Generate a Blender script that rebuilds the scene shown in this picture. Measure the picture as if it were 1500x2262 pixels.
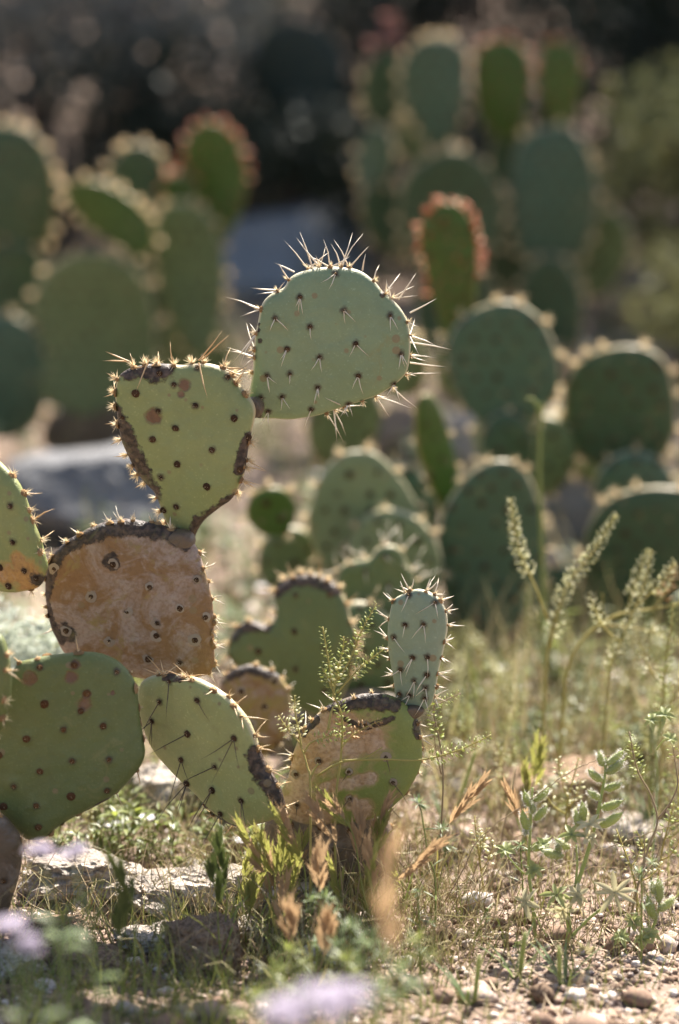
import bpy, math, random
import numpy as np
from mathutils import Vector, Matrix, noise

for o in list(bpy.data.objects):
    bpy.data.objects.remove(o, do_unlink=True)
scene = bpy.context.scene
col = scene.collection
R = math.radians

# ------------------------------------------------------------------ camera
CAM_H, TILT, LENS = 0.82, 0.20, 80.0
cam = bpy.data.cameras.new('camera')
cam.sensor_fit = 'VERTICAL'; cam.sensor_height = 36.0; cam.lens = LENS
cam.clip_start = 0.05; cam.clip_end = 2000
cam.dof.use_dof = True; cam.dof.focus_distance = 2.19; cam.dof.aperture_fstop = 2.0
cam_o = bpy.data.objects.new('camera', cam); col.objects.link(cam_o)
cam_o.location = (0, 0, CAM_H)
cam_o.rotation_euler = (math.pi / 2 - TILT, 0, 0)
scene.camera = cam_o

# ------------------------------------------------------------------ sky, sun, exposure
SUN_AZ, SUN_EL = 22.0, 52.0            # azimuth from +Y towards +X
world = bpy.data.worlds.new('World'); scene.world = world; world.use_nodes = True
wn = world.node_tree.nodes; wl = world.node_tree.links
bg = wn['Background']
sky = wn.new('ShaderNodeTexSky'); sky.sky_type = 'NISHITA'; sky.sun_disc = False
sky.sun_elevation = R(SUN_EL); sky.sun_rotation = R(SUN_AZ)
sky.dust_density = 2.0
wl.new(sky.outputs[0], bg.inputs['Color']); bg.inputs['Strength'].default_value = 0.062
sun = bpy.data.lights.new('sun', 'SUN'); sun.energy = 5.0; sun.angle = R(0.53); sun.color = (1.0, 0.94, 0.86)
sun_o = bpy.data.objects.new('sun', sun); col.objects.link(sun_o)
sv = Vector((math.sin(R(SUN_AZ)) * math.cos(R(SUN_EL)), math.cos(R(SUN_AZ)) * math.cos(R(SUN_EL)), math.sin(R(SUN_EL))))
sun_o.rotation_euler = sv.to_track_quat('Z', 'Y').to_euler()
sun_o.location = (2, 4, 6)
vs = scene.view_settings
vs.view_transform = 'Standard'; vs.look = 'None'; vs.gamma = 1.0; vs.exposure = 2.02; vs.use_curve_mapping = False
scene.cycles.use_denoising = True
scene.cycles.max_bounces = 8; scene.cycles.diffuse_bounces = 4; scene.cycles.transmission_bounces = 4

# ------------------------------------------------------------------ photo pixel -> point at a given depth
K = 36.0 / LENS / 2262.0
CT, ST = math.cos(TILT), math.sin(TILT)
CAM = Vector((0, 0, CAM_H))
def ray(px, py):
    a = (px - 750) * K; b = (1131 - py) * K
    return Vector((a, CT + b * ST, -ST + b * CT))
def PX(px, py, d):
    return CAM + ray(px, py) * d

rng = random.Random(7)
nrng = np.random.default_rng(7)
def U(a, b): return rng.uniform(a, b)

# ------------------------------------------------------------------ ground height
def gz(x, y):
    z = 0.022 * noise.noise(Vector((x * 1.7, y * 1.7, 3.1))) + 0.008 * noise.noise(Vector((x * 6, y * 6, 1.3))) \
        + 0.0035 * noise.noise(Vector((x * 19, y * 19, 5.3)))
    if y > 4.5:
        z += 0.05 * (y - 4.5) ** 1.25
    return z
def ground_at(px, py):
    r = ray(px, py); d = 1.2
    while d < 40:
        p = CAM + r * d
        if p.z <= gz(p.x, p.y): break
        d += 0.02
    return CAM + r * d
def drop(p):
    return Vector((p[0], p[1], gz(p[0], p[1])))

# ------------------------------------------------------------------ mesh builder
class MB:
    def __init__(s): s.v = []; s.f = []; s.m = []; s.c = []
    def quad_strip(s, rows, mat=0, var=0.5, close=False):
        b = len(s.v); n = len(rows[0])
        for r in rows:
            for p in r: s.v.append(tuple(p)); s.c.append(var)
        for i in range(len(rows) - 1):
            for j in range(n if close else n - 1):
                k = (j + 1) % n
                s.f.append((b + i * n + j, b + i * n + k, b + (i + 1) * n + k, b + (i + 1) * n + j)); s.m.append(mat)
        return b
    def tube(s, pts, r0, r1, sides=5, mat=0, var=0.5, cap=True):
        pts = [Vector(p) for p in pts]; n = len(pts); rows = []
        t0 = (pts[1] - pts[0]).normalized()
        ref = Vector((0, 0, 1)) if abs(t0.z) < .9 else Vector((1, 0, 0))
        a = t0.cross(ref).normalized()
        for i, p in enumerate(pts):
            t = (pts[min(i + 1, n - 1)] - pts[max(i - 1, 0)])
            t = t.normalized() if t.length > 1e-9 else t0
            a = (a - t * a.dot(t)).normalized(); bb = t.cross(a)
            f = i / (n - 1); r = (r0[i] if isinstance(r0, (list, tuple)) else r0 + (r1 - r0) * f)
            rows.append([p + (a * math.cos(2 * math.pi * k / sides) + bb * math.sin(2 * math.pi * k / sides)) * r for k in range(sides)])
        b = s.quad_strip(rows, mat, var, True)
        if cap:
            s.f.append(tuple(range(b + sides - 1, b - 1, -1))); s.m.append(mat)
            e = b + (n - 1) * sides
            s.f.append(tuple(range(e, e + sides))); s.m.append(mat)
    def cone(s, p, d, length, r, sides=4, mat=0, var=0.5, bend=0.0):
        p = Vector(p); d = Vector(d).normalized()
        ref = Vector((0, 0, 1)) if abs(d.z) < .9 else Vector((1, 0, 0))
        a = d.cross(ref).normalized(); b2 = d.cross(a)
        mid = p + d * length * .55 + a * bend * length
        tip = p + d * length
        rows = [[c + (a * math.cos(2 * math.pi * k / sides) + b2 * math.sin(2 * math.pi * k / sides)) * rr for k in range(sides)]
                for c, rr in ((p, r), (mid, r * .72))]
        b = s.quad_strip(rows, mat, var, True)
        s.v.append(tuple(tip)); s.c.append(var); t = len(s.v) - 1
        for k in range(sides):
            s.f.append((b + sides + k, b + sides + (k + 1) % sides, t)); s.m.append(mat)
    def hair(s, p, d, length, w, mat=0, var=0.5):
        p = Vector(p); d = Vector(d)
        a = d.cross(Vector((U(-1, 1), U(-1, 1), U(-1, 1))))
        a = a.normalized() * w if a.length > 1e-6 else Vector((w, 0, 0))
        b = len(s.v)
        s.v += [tuple(p - a), tuple(p + a), tuple(p + d * length)]; s.c += [var] * 3
        s.f.append((b, b + 1, b + 2)); s.m.append(mat)
    def dome(s, p, n, r, h, mat=0, var=0.5, sides=8):
        p = Vector(p); n = Vector(n).normalized()
        a = n.orthogonal().normalized(); b2 = n.cross(a); rows = []
        for q, hh in ((1.0, -0.15), (.82, .45), (.42, .9)):
            rows.append([p + (a * math.cos(2 * math.pi * k / sides) + b2 * math.sin(2 * math.pi * k / sides)) * r * q * U(.85, 1.15) + n * h * hh for k in range(sides)])
        b = s.quad_strip(rows, mat, var, True)
        s.f.append(tuple(range(b + 2 * sides, b + 3 * sides))); s.m.append(mat)
    def leaf(s, p, d, up, length, width, mat=0, var=0.5, curl=0.2, fold=0.25, seg=4, prof=None):
        p = Vector(p); d = Vector(d).normalized(); up = Vector(up)
        side = d.cross(up)
        side = side.normalized() if side.length > 1e-5 else d.orthogonal().normalized()
        nn = side.cross(d).normalized(); rows = []
        for i in range(seg + 1):
            f = i / seg
            w = width * .5 * (prof(f) if prof else math.sin(math.pi * min(.98, f * .93 + .04)) ** .8)
            c = p + d * length * f - nn * curl * length * f * f
            rows.append([c - side * w + nn * w * fold, c, c + side * w + nn * w * fold])
        s.quad_strip(rows, mat, var)
    def build(s, name, mats, parent=None, smooth=True, loc=None):
        me = bpy.data.meshes.new(name)
        v = s.v
        if loc is not None: v = [(p[0] - loc[0], p[1] - loc[1], p[2] - loc[2]) for p in v]
        me.from_pydata(v, [], s.f)
        if not isinstance(mats, (list, tuple)): mats = [mats]
        for m in mats: me.materials.append(m)
        if len(mats) > 1: me.polygons.foreach_set('material_index', s.m)
        at = me.attributes.new('var', 'FLOAT', 'POINT'); at.data.foreach_set('value', s.c)
        if smooth: me.polygons.foreach_set('use_smooth', [True] * len(me.polygons))
        o = bpy.data.objects.new(name, me); col.objects.link(o)
        if loc is not None: o.location = loc
        if parent: o.parent = parent
        return o

def np_mesh(name, verts, faces, var, mat, smooth=False, parent=None):
    me = bpy.data.meshes.new(name); nv, nf = len(verts), len(faces); k = faces.shape[1]
    me.vertices.add(nv); me.vertices.foreach_set('co', verts.astype(np.float32).ravel())
    me.loops.add(nf * k); me.loops.foreach_set('vertex_index', faces.astype(np.int32).ravel())
    me.polygons.add(nf); me.polygons.foreach_set('loop_start', np.arange(0, nf * k, k, dtype=np.int32))
    me.polygons.foreach_set('loop_total', np.full(nf, k, dtype=np.int32))
    if smooth: me.polygons.foreach_set('use_smooth', np.ones(nf, dtype=bool))
    at = me.attributes.new('var', 'FLOAT', 'POINT'); at.data.foreach_set('value', var.astype(np.float32))
    me.update(calc_edges=True); me.validate()
    me.materials.append(mat)
    o = bpy.data.objects.new(name, me); col.objects.link(o)
    if parent: o.parent = parent
    return o

def tag(o, label=None, cat=None, group=None, kind=None):
    if label: o['label'] = label
    if cat: o['category'] = cat
    if group: o['group'] = group
    if kind: o['kind'] = kind
    return o
def empty(name, loc):
    o = bpy.data.objects.new(name, None); o.empty_display_size = .02; o.location = loc; col.objects.link(o); return o

# ------------------------------------------------------------------ materials
class NT:
    def __init__(s, name):
        s.mat = bpy.data.materials.new(name); s.mat.use_nodes = True
        s.t = s.mat.node_tree; s.n = s.t.nodes; s.l = s.t.links
        s.bsdf = s.n['Principled BSDF']; s.out = s.n['Material Output']
        s.co = s.n.new('ShaderNodeTexCoord')
    def noise(s, scale, detail=4, rough=.55, coord='Object', dist=0.0):
        x = s.n.new('ShaderNodeTexNoise'); x.inputs['Scale'].default_value = scale; x.inputs['Detail'].default_value = detail
        x.inputs['Roughness'].default_value = rough; x.inputs['Distortion'].default_value = dist
        s.l.new(s.co.outputs[coord], x.inputs['Vector']); return x.outputs['Fac']
    def ramp(s, fac, stops):
        x = s.n.new('ShaderNodeValToRGB'); e = x.color_ramp.elements
        while len(e) < len(stops): e.new(0.5)
        for i, (p, c) in enumerate(stops):
            e[i].position = p; e[i].color = (c, c, c, 1) if not isinstance(c, tuple) else (*c, 1)
        s.l.new(fac, x.inputs['Fac']); return x.outputs['Color']
    def mix(s, fac, a, b, mode='MIX'):
        x = s.n.new('ShaderNodeMix'); x.data_type = 'RGBA'; x.blend_type = mode
        for k, vv in ((0, fac), (6, a), (7, b)):
            if isinstance(vv, (int, float)): x.inputs[k].default_value = vv
            elif isinstance(vv, tuple): x.inputs[k].default_value = (*vv, 1)
            else: s.l.new(vv, x.inputs[k])
        return x.outputs[2]
    def math(s, op, a, b=None, clamp=False):
        x = s.n.new('ShaderNodeMath'); x.operation = op; x.use_clamp = clamp
        for k, vv in ((0, a), (1, b)):
            if vv is None: continue
            if isinstance(vv, (int, float)): x.inputs[k].default_value = vv
            else: s.l.new(vv, x.inputs[k])
        return x.outputs[0]
    def attr(s, name):
        x = s.n.new('ShaderNodeAttribute'); x.attribute_name = name; return x.outputs['Fac']
    def bump(s, h, strength=.3, dist=.001):
        x = s.n.new('ShaderNodeBump'); x.inputs['Strength'].default_value = strength; x.inputs['Distance'].default_value = dist
        s.l.new(h, x.inputs['Height']); s.l.new(x.outputs[0], s.bsdf.inputs['Normal']); return x
    def color(s, c, rough=.6, spec=.3):
        b = s.bsdf
        if isinstance(c, tuple): b.inputs['Base Color'].default_value = (*c, 1)
        else: s.l.new(c, b.inputs['Base Color'])
        b.inputs['Roughness'].default_value = rough; b.inputs['Specular IOR Level'].default_value = spec
        s.c = c
    def translucent(s, amount, c=None):
        tr = s.n.new('ShaderNodeBsdfTranslucent'); mx = s.n.new('ShaderNodeMixShader'); mx.inputs[0].default_value = amount
        c = c if c is not None else s.c
        if isinstance(c, tuple): tr.inputs['Color'].default_value = (*c, 1)
        else: s.l.new(c, tr.inputs['Color'])
        s.l.new(s.bsdf.outputs[0], mx.inputs[1]); s.l.new(tr.outputs[0], mx.inputs[2]); s.l.new(mx.outputs[0], s.out.inputs['Surface'])

def simple(name, a, b, rough=.6, transl=0.0, spec=.3, scale=60, tcol=None):
    m = NT(name)
    f = m.math('ADD', m.math('MULTIPLY', m.attr('var'), .75), m.math('MULTIPLY', m.noise(scale, 3), .35), True)
    m.color(m.mix(f, a, b), rough, spec)
    if transl: m.translucent(transl, tcol)
    return m.mat

def pad_mat(name, c1, c2, rim=None, scar=((.46, .34, .25), (.36, .19, .06), (.5, .42, .36)), dark=(.028, .018, .012), halo=(.05, .03, .016), transl=0.0, tcol=None):
    m = NT(name)
    g = m.mix(m.ramp(m.noise(14, 5, .6), [(.3, 0.0), (.7, 1.0)]), c1, c2)
    speck = m.ramp(m.noise(420, 2, .5), [(.62, 0.0), (.74, .55)])
    g = m.mix(speck, g, tuple(min(1, x * 1.35 + .02) for x in c1))
    g = m.mix(m.ramp(m.noise(55, 4, .6), [(.35, .35), (.6, 0.0)]), g, tuple(x * .72 for x in c2))
    # yellowish weathered blotches
    bl = m.ramp(m.noise(33, 5, .65, dist=.6), [(.60, 0.0), (.70, .38)])
    g = m.mix(bl, g, (.22, .19, .07))
    if rim: g = m.mix(m.ramp(m.attr('rim'), [(.55, 0.0), (.95, 1.0)]), g, rim)  # lighter rim colour painted in to strengthen the backlit edge
    n1 = m.noise(38, 6, .62, dist=.7)
    sm = m.math('ADD', m.attr('scar'), m.math('MULTIPLY', m.math('SUBTRACT', n1, .5), 1.1))
    edge = m.ramp(sm, [(.34, 0.0), (.47, .75), (.56, .75), (.62, 0.0)])
    sm = m.ramp(sm, [(.46, 0.0), (.58, 1.0)])
    sc = m.mix(m.ramp(m.noise(21, 7, .66, dist=1.0), [(.43, 0.0), (.55, 1.0)]), scar[0], scar[1])
    sc = m.mix(m.ramp(m.noise(75, 5, .6, dist=.5), [(.54, 0.0), (.70, .7)]), sc, scar[2])
    sc = m.mix(m.ramp(m.noise(260, 3), [(.3, .5), (.55, 0.0)]), sc, (.16, .08, .03))
    g = m.mix(sm, g, sc)
    g = m.mix(edge, g, tuple(.6 * a + .4 * b for a, b in zip(scar[1], c1)))
    dm = m.math('ADD', m.attr('dark'), m.math('MULTIPLY', m.math('SUBTRACT', m.noise(60, 6, .7), .46), 1.6))
    dm = m.ramp(dm, [(.44, 0.0), (.60, 1.0)])
    dc = m.mix(m.ramp(m.noise(170, 4), [(.42, 0.0), (.74, 1.0)]), dark, (.13, .085, .055))
    g = m.mix(dm, g, dc)
    hm = m.math('ADD', m.attr('halo'), m.math('MULTIPLY', m.math('SUBTRACT', m.noise(300, 3), .5), .7))
    g = m.mix(m.ramp(hm, [(.28, 0.0), (.75, .85)]), g, halo)
    vor = m.n.new('ShaderNodeTexVoronoi'); vor.inputs['Scale'].default_value = 62; m.l.new(m.co.outputs['Object'], vor.inputs['Vector'])
    pick = m.n.new('ShaderNodeSeparateColor'); m.l.new(vor.outputs['Color'], pick.inputs[0])
    dd = m.math('ADD', vor.outputs['Distance'], m.math('MULTIPLY', pick.outputs[0], .55))
    g = m.mix(m.ramp(dd, [(.22, .75), (.29, 0.0)]), g, (.20, .14, .07))
    g = m.mix(m.ramp(m.noise(24, 6, .7, dist=1.4), [(.30, .35), (.44, 0.0)]), g, tuple(min(1, x * 1.25 + .015) for x in c2))
    m.color(g, .4, .4)
    m.l.new(m.ramp(m.noise(60, 4), [(.3, .38), (.7, .66)]), m.bsdf.inputs['Roughness'])
    h = m.math('ADD', m.math('MULTIPLY', m.noise(650, 2), .25), m.math('MULTIPLY', m.noise(38, 6, .65), 1.6))
    h = m.math('ADD', h, m.math('MULTIPLY', m.math('MULTIPLY', m.noise(210, 4), dm), 1.6))
    h = m.math('ADD', h, m.math('MULTIPLY', m.math('MULTIPLY', m.noise(130, 6, .7), sm), 1.5))
    h = m.math('SUBTRACT', h, m.math('MULTIPLY', sm, 1.2))
    m.bump(h, .85, .0016)
    if transl: m.translucent(transl, tcol)
    return m.mat

M = {}
M['pad_glaucous'] = pad_mat('pad_glaucous', (.205, .262, .145), (.165, .218, .112), rim=(.46, .42, .27))
M['pad_heart'] = pad_mat('pad_heart', (.25, .268, .105), (.20, .228, .082), rim=(.42, .35, .20), scar=((.17, .09, .045), (.11, .06, .03), (.2, .13, .07)))
M['pad_scarred'] = pad_mat('pad_scarred', (.26, .21, .06), (.20, .18, .05), scar=((.31, .225, .17), (.22, .12, .048), (.35, .275, .22)))
M['pad_olive'] = pad_mat('pad_olive', (.135, .150, .046), (.105, .124, .036), scar=((.13, .075, .05), (.15, .08, .035), (.2, .12, .07)))
M['pad_lime'] = pad_mat('pad_lime', (.33, .33, .130), (.27, .285, .10), rim=(.46, .40, .24))
M['pad_peach'] = pad_mat('pad_peach', (.20, .225, .055), (.17, .20, .05), scar=((.47, .335, .235), (.38, .24, .13), (.50, .39, .31)))
M['pad_small'] = pad_mat('pad_small', (.23, .275, .19), (.19, .24, .155), rim=(.44, .41, .28))
M['pad_left'] = pad_mat('pad_left', (.23, .245, .085), (.19, .21, .065), scar=((.33, .17, .045), (.40, .22, .06), (.42, .28, .16)))
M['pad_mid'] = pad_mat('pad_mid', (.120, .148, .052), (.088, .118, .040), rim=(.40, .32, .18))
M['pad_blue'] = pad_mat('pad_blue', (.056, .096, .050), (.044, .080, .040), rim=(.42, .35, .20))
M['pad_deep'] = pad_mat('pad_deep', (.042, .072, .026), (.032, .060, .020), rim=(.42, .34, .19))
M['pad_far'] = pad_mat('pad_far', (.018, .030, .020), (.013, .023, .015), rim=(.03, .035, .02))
M['pad_young'] = pad_mat('pad_young', (.055, .100, .008), (.042, .080, .006), rim=(.30, .22, .07), transl=.12, tcol=(.20, .26, .02))
M['pad_pale'] = pad_mat('pad_pale', (.19, .22, .105), (.15, .185, .085), rim=(.42, .36, .22))
M['bark'] = pad_mat('woody_pad', (.12, .085, .05), (.085, .06, .035), scar=((.2, .15, .11), (.12, .08, .05), (.25, .2, .16)))
M['areole'] = simple('areole_felt', (.035, .020, .012), (.075, .042, .022), .95, spec=.05, scale=400)
M['areole_red'] = simple('areole_russet', (.07, .035, .018), (.12, .06, .025), .95, spec=.05, scale=400)
M['rim_felt'] = simple('rim_felt', (.16, .09, .04), (.34, .22, .11), .95, .1, spec=.05, scale=400)
M['ring'] = simple('areole_ring', (.22, .17, .12), (.30, .24, .18), .8, scale=300)
M['glochid'] = simple('glochid', (.66, .50, .28), (.80, .68, .46), .5, .4, scale=300)
M['spine_pale'] = simple('spine_pale', (.68, .58, .44), (.80, .73, .60), .45, .2, scale=90)
M['spine_gold'] = simple('spine_gold', (.52, .32, .14), (.74, .58, .36), .45, .2, scale=60)
M['spine_dark'] = simple('spine_dark', (.05, .035, .025), (.12, .085, .055), .5, scale=60)  # dark brown spines; the shade they stand in is painted in as well
M['bud_leaf'] = simple('bud_leaf', (.42, .11, .06), (.50, .20, .09), .5, .35, scale=120, tcol=(.75, .22, .10))
M['fringe'] = simple('spine_fringe', (.55, .38, .18), (.78, .62, .38), .55, .35, scale=90)
M['petal'] = simple('petal', (.20, .09, .08), (.28, .15, .12), .6, .3, tcol=(.3, .16, .14))

# ------------------------------------------------------------------ cactus pads
def catmull(pts, n):
    P = [Vector(p) for p in pts]; m = len(P); dense = []
    for i in range(m):
        a, b, c, d = P[i - 1], P[i], P[(i + 1) % m], P[(i + 2) % m]
        for k in range(12):
            t = k / 12
            dense.append(.5 * ((2 * b) + (c - a) * t + (2 * a - 5 * b + 4 * c - d) * t * t + (3 * b - a - 3 * c + d) * t ** 3))
    L = [0]
    for i in range(len(dense)): L.append(L[-1] + (dense[(i + 1) % len(dense)] - dense[i]).length)
    out = []; j = 0
    for i in range(n):
        t = L[-1] * i / n
        while L[j + 1] < t: j += 1
        f = (t - L[j]) / max(1e-9, L[j + 1] - L[j])
        out.append(dense[j].lerp(dense[(j + 1) % len(dense)], f))
    return out, L[-1]

class Pad:
    pass
def Z(scale, ox, oy):
    return lambda pts: [(x * scale + ox, y * scale + oy) + tuple(r * scale for r in rest) for x, y, *rest in pts]
Z1 = Z(850 / 1500, 200, 480); Z2 = Z(640 / 1500, 0, 1000); Z3 = Z(640 / 1500, 480, 1160); Z7 = Z(600 / 1488, 900, 1350)

def make_pad(parent, outline, depth, mat, yaw=0, pitch=0, T=.0085, scars=(), darks=(), base_scar=0.0, N=112, RG=24, areoles=None, aspace=.028,
             warp=.25, name='pad', label=None, seed=0, lump=.6, halo_r=.0046):
    """outline: photo pixels traced round the pad; the pad stands at its own depth, turned by yaw/pitch, with real thickness"""
    rg = random.Random(seed * 31 + 5)
    cx = (min(p[0] for p in outline) + max(p[0] for p in outline)) / 2
    cy = (min(p[1] for p in outline) + max(p[1] for p in outline)) / 2
    C = PX(cx, cy, depth)
    y, q = R(yaw), R(pitch)
    n = Vector((math.sin(y) * math.cos(q), -math.cos(y) * math.cos(q), math.sin(q)))
    u = Vector((math.cos(y), math.sin(y), 0)); v = n.cross(u)
    def loc(px, py):
        r = ray(px, py); d = (C - CAM).dot(n) / r.dot(n); p = CAM + r * d - C
        return Vector((p.dot(u), p.dot(v)))
    def locr(b): return (loc(b[0], b[1]), b[2] * K * depth)
    pts, per = catmull([loc(*p[:2]) for p in outline], N)
    A = sum(pts[i].x * pts[(i + 1) % N].y - pts[(i + 1) % N].x * pts[i].y for i in range(N))
    if A < 0: pts.reverse()
    c = sum(pts, Vector((0, 0))) / N
    rad = sum((p - c).length for p in pts) / N
    # small swellings between the rim areoles
    pts = [c + (p - c) * (1 + .012 * lump * noise.noise(Vector((p.x * 70, p.y * 70, seed * 3.7)))) for p in pts]
    size2 = max((p - c).length for p in pts)
    ang = [math.atan2(p.y - c.y, p.x - c.x) for p in pts]
    w1, w2 = rg.uniform(-1, 1) * warp, rg.uniform(-1, 1) * warp
    def h(s): return T * 1.12 * math.sqrt(max(0, 1 - s ** 11)) * (1 - .18 * s * s)
    def W(p): d = p - c; return w1 * d.x * d.y / rad * .6 + w2 * (d.x * d.x - d.y * d.y) / rad * .4
    # the face areoles
    if areoles is not None: ar = [(loc(a[0], a[1]), a[2] if len(a) > 2 else None) for a in areoles]
    else:
        ar = []; row = 0; yy = -size2
        off = rg.uniform(0, aspace)
        while yy < size2:
            xx = -size2 + (row % 2) * aspace * .5 + off
            while xx < size2:
                ar.append((c + Vector((xx + rg.gauss(0, aspace * .1), yy + rg.gauss(0, aspace * .1))), None)); xx += aspace
            yy += aspace * .8; row += 1
    # radial lookup
    order = sorted(range(N), key=lambda i: ang[i]); sa = [ang[i] for i in order]; sr = [(pts[i] - c).length for i in order]
    def sfrac(p):
        d = p - c
        if d.length < 1e-6: return 0.0
        return d.length / float(np.interp(math.atan2(d.y, d.x), sa, sr, period=2 * math.pi))
    ar = [a for a in ar if sfrac(a[0]) < (.94 if areoles is None else .99)]
    arp = np.array([[a[0].x, a[0].y] for a in ar]) if ar else np.zeros((0, 2))
    S = [locr(b) for b in scars]; D = [locr(b) for b in darks]
    def blob(L, p):
        m = 0.0
        for q, r in L:
            m = max(m, 1 - .5 * (p - q).length / r)
        return max(0.0, m)
    verts, scar, dark, rim, halo = [], [], [], [], []
    svals = [1 - (1 - k / RG) ** 1.7 for k in range(RG + 1)]
    def add(p, s, side):
        b = 0.0; hl = 0.0
        if len(arp):
            d2 = (arp[:, 0] - p.x) ** 2 + (arp[:, 1] - p.y) ** 2
            b = .0011 * float(np.exp(-d2 / (.0065 ** 2)).sum()) * (1 - s ** 6)
            hl = float(np.exp(-d2 / (halo_r ** 2)).sum())
        nz = .0011 * noise.noise(Vector((p.x * 38, p.y * 38, seed + side * 9.0))) + .0005 * noise.noise(Vector((p.x * 110, p.y * 110, seed + side * 5.0)))
        hh = (h(s) + b + nz * (1 - s ** 5)) * side + W(p)
        verts.append((p.x, p.y, hh))
        scar.append(max(base_scar, blob(S, p))); dark.append(blob(D, p)); rim.append(s ** 18); halo.append(hl)
    for side in (1, -1):
        add(c, 0, side)
        for k in range(1, RG):
            for p in pts: add(c + (p - c) * svals[k], svals[k], side)
    edge0 = len(verts)
    for p in pts: add(p, 1.0, 1)
    faces = []; blk = 1 + (RG - 1) * N
    for si, side in enumerate((1, -1)):
        b = si * blk
        def idx(k, i):
            if k == RG: return edge0 + i % N
            return b + 1 + (k - 1) * N + i % N
        for i in range(N):
            f = (b, idx(1, i), idx(1, i + 1)); faces.append(f if side > 0 else f[::-1])
            for k in range(1, RG):
                f = (idx(k, i), idx(k + 1, i), idx(k + 1, i + 1), idx(k, i + 1)); faces.append(f if side > 0 else f[::-1])
    me = bpy.data.meshes.new(name); me.from_pydata(verts, [], faces)
    for nm, dd in (('scar', scar), ('dark', dark), ('rim', rim), ('halo', halo)):
        at = me.attributes.new(nm, 'FLOAT', 'POINT'); at.data.foreach_set('value', dd)
    me.polygons.foreach_set('use_smooth', [True] * len(me.polygons)); me.materials.append(mat)
    o = bpy.data.objects.new(name, me); col.objects.link(o)
    mw = Matrix((( u.x, v.x, n.x, C.x), (u.y, v.y, n.y, C.y), (u.z, v.z, n.z, C.z), (0, 0, 0, 1)))
    o.parent = parent
    o.matrix_local = Matrix.Translation(-parent.location) @ mw
    if label: o['label'] = label
    P = Pad(); P.o = o; P.ar = ar; P.pts = pts; P.c = c; P.per = per; P.loc = loc; P.seed = seed; P.N = N; P.depth = depth; P.size = size2; P.T = T
    def surf(p):
        s = sfrac(p); return Vector((p.x, p.y, h(min(s, 1)) + W(p) + .0010))
    P.surf = surf
    P.W = W
    return P

STY = {
  'white': dict(mats=('areole', 'spine_pale', 'glochid'), fn=(1, 3), fl=(.011, .021), rn=(1, 4), rl=(.012, .042), gl=(16, 26), ar=.0026, glen=(.004, .008)),
  'white_small': dict(mats=('areole', 'spine_pale', 'glochid'), fn=(1, 2), fl=(.012, .024), rn=(2, 4), rl=(.010, .021), gl=(8, 14), ar=.0025, glen=(.003, .006)),
  'gold': dict(mats=('areole', 'spine_gold', 'glochid'), fn=(0, 0), fl=(.01, .02), rn=(0, 2), rl=(.010, .028), gl=(34, 60), ar=.0036, glen=(.005, .011)),
  'short': dict(mats=('areole', 'spine_pale', 'glochid', 'ring'), fn=(0, 0), fl=(.01, .02), rn=(0, 2), rl=(.008, .018), gl=(16, 30), ar=.0034, glen=(.003, .007), ring=.0056),
  'dark': dict(mats=('areole', 'spine_dark', 'glochid'), fn=(1, 3), fl=(.024, .056), rn=(1, 3), rl=(.014, .030), gl=(18, 30), ar=.0034, glen=(.003, .007), rimmat='spine_gold'),
  'russet': dict(mats=('areole_red', 'spine_gold', 'glochid'), fn=(0, 0), fl=(.01, .02), rn=(0, 1), rl=(.008, .02), gl=(6, 12), ar=.0040, glen=(.002, .004)),
  'ringed': dict(mats=('areole', 'spine_dark', 'glochid', 'ring'), fn=(0, 1), fl=(.012, .028), rn=(0, 2), rl=(.010, .022), gl=(14, 26), ar=.0034, glen=(.003, .006), ring=.0050, rimmat='spine_pale'),
  'young': dict(mats=('areole_red', 'bud_leaf', 'glochid'), fn=(0, 1), fl=(.006, .009), rn=(1, 2), rl=(.009, .013), gl=(6, 10), ar=.003, glen=(.003, .006), fat=.0024),
}
def cluster_geo(mb, p, n, out, st, rg, rim, g_scale=1.0, big=1.0):
    """an areole with its felt, glochids and spines; p on the pad, n the face normal, out the growing direction (pad space)"""
    fat = st.get('fat', .00074)
    if not rim:
        if 'ring' in st: mb.dome(p - n * .0004, n, st['ring'] * rg.uniform(.8, 1.2), .0006, 3, rg.random(), 10)
        mb.dome(p, n, st['ar'] * rg.uniform(.5, 1.1) * big ** .8, .0016, 0, rg.random())
        for _ in range(rg.randint(8, 16)):
            d = (n + Vector((rg.gauss(0, .6), rg.gauss(0, .6), 0))).normalized(); mb.hair(p, d, rg.uniform(.002, .0035), .0004, 2, rg.random())
        for _ in range(rg.randint(*st['fn'])):
            d = Vector((rg.gauss(0, .55), -rg.uniform(.55, 1.0), rg.uniform(.25, .8)))
            mb.cone(p, d, rg.uniform(*st['fl']), fat * .75, 4, 1, rg.random(), rg.uniform(-.04, .04))
    else:
        mb.dome(p, out, st['ar'] * rg.uniform(.6, 1.4), rg.uniform(.001, .0034), 5, rg.random())
        for _ in range(int(rg.randint(*st['gl']) * g_scale)):
            d = (out + Vector((rg.gauss(0, .55), rg.gauss(0, .55), rg.gauss(0, .7)))).normalized()
            mb.hair(p + out * .001, d, rg.uniform(*st['glen']) * big, .00045 * big, 2, rg.random())
        for _ in range(rg.randint(*st['rn'])):
            d = out + Vector((rg.gauss(0, .62), rg.gauss(0, .62), rg.gauss(0, .6)))
            mb.cone(p, d, rg.uniform(*st['rl']) * (1.2 - .2 * big if 'fat' not in st else 1.5), fat * rg.uniform(.85, 1.15) * (.4 + .6 * big), 4, 1 if 'rimmat' not in st else 4, rg.random(), rg.uniform(-.05, .05))
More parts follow.
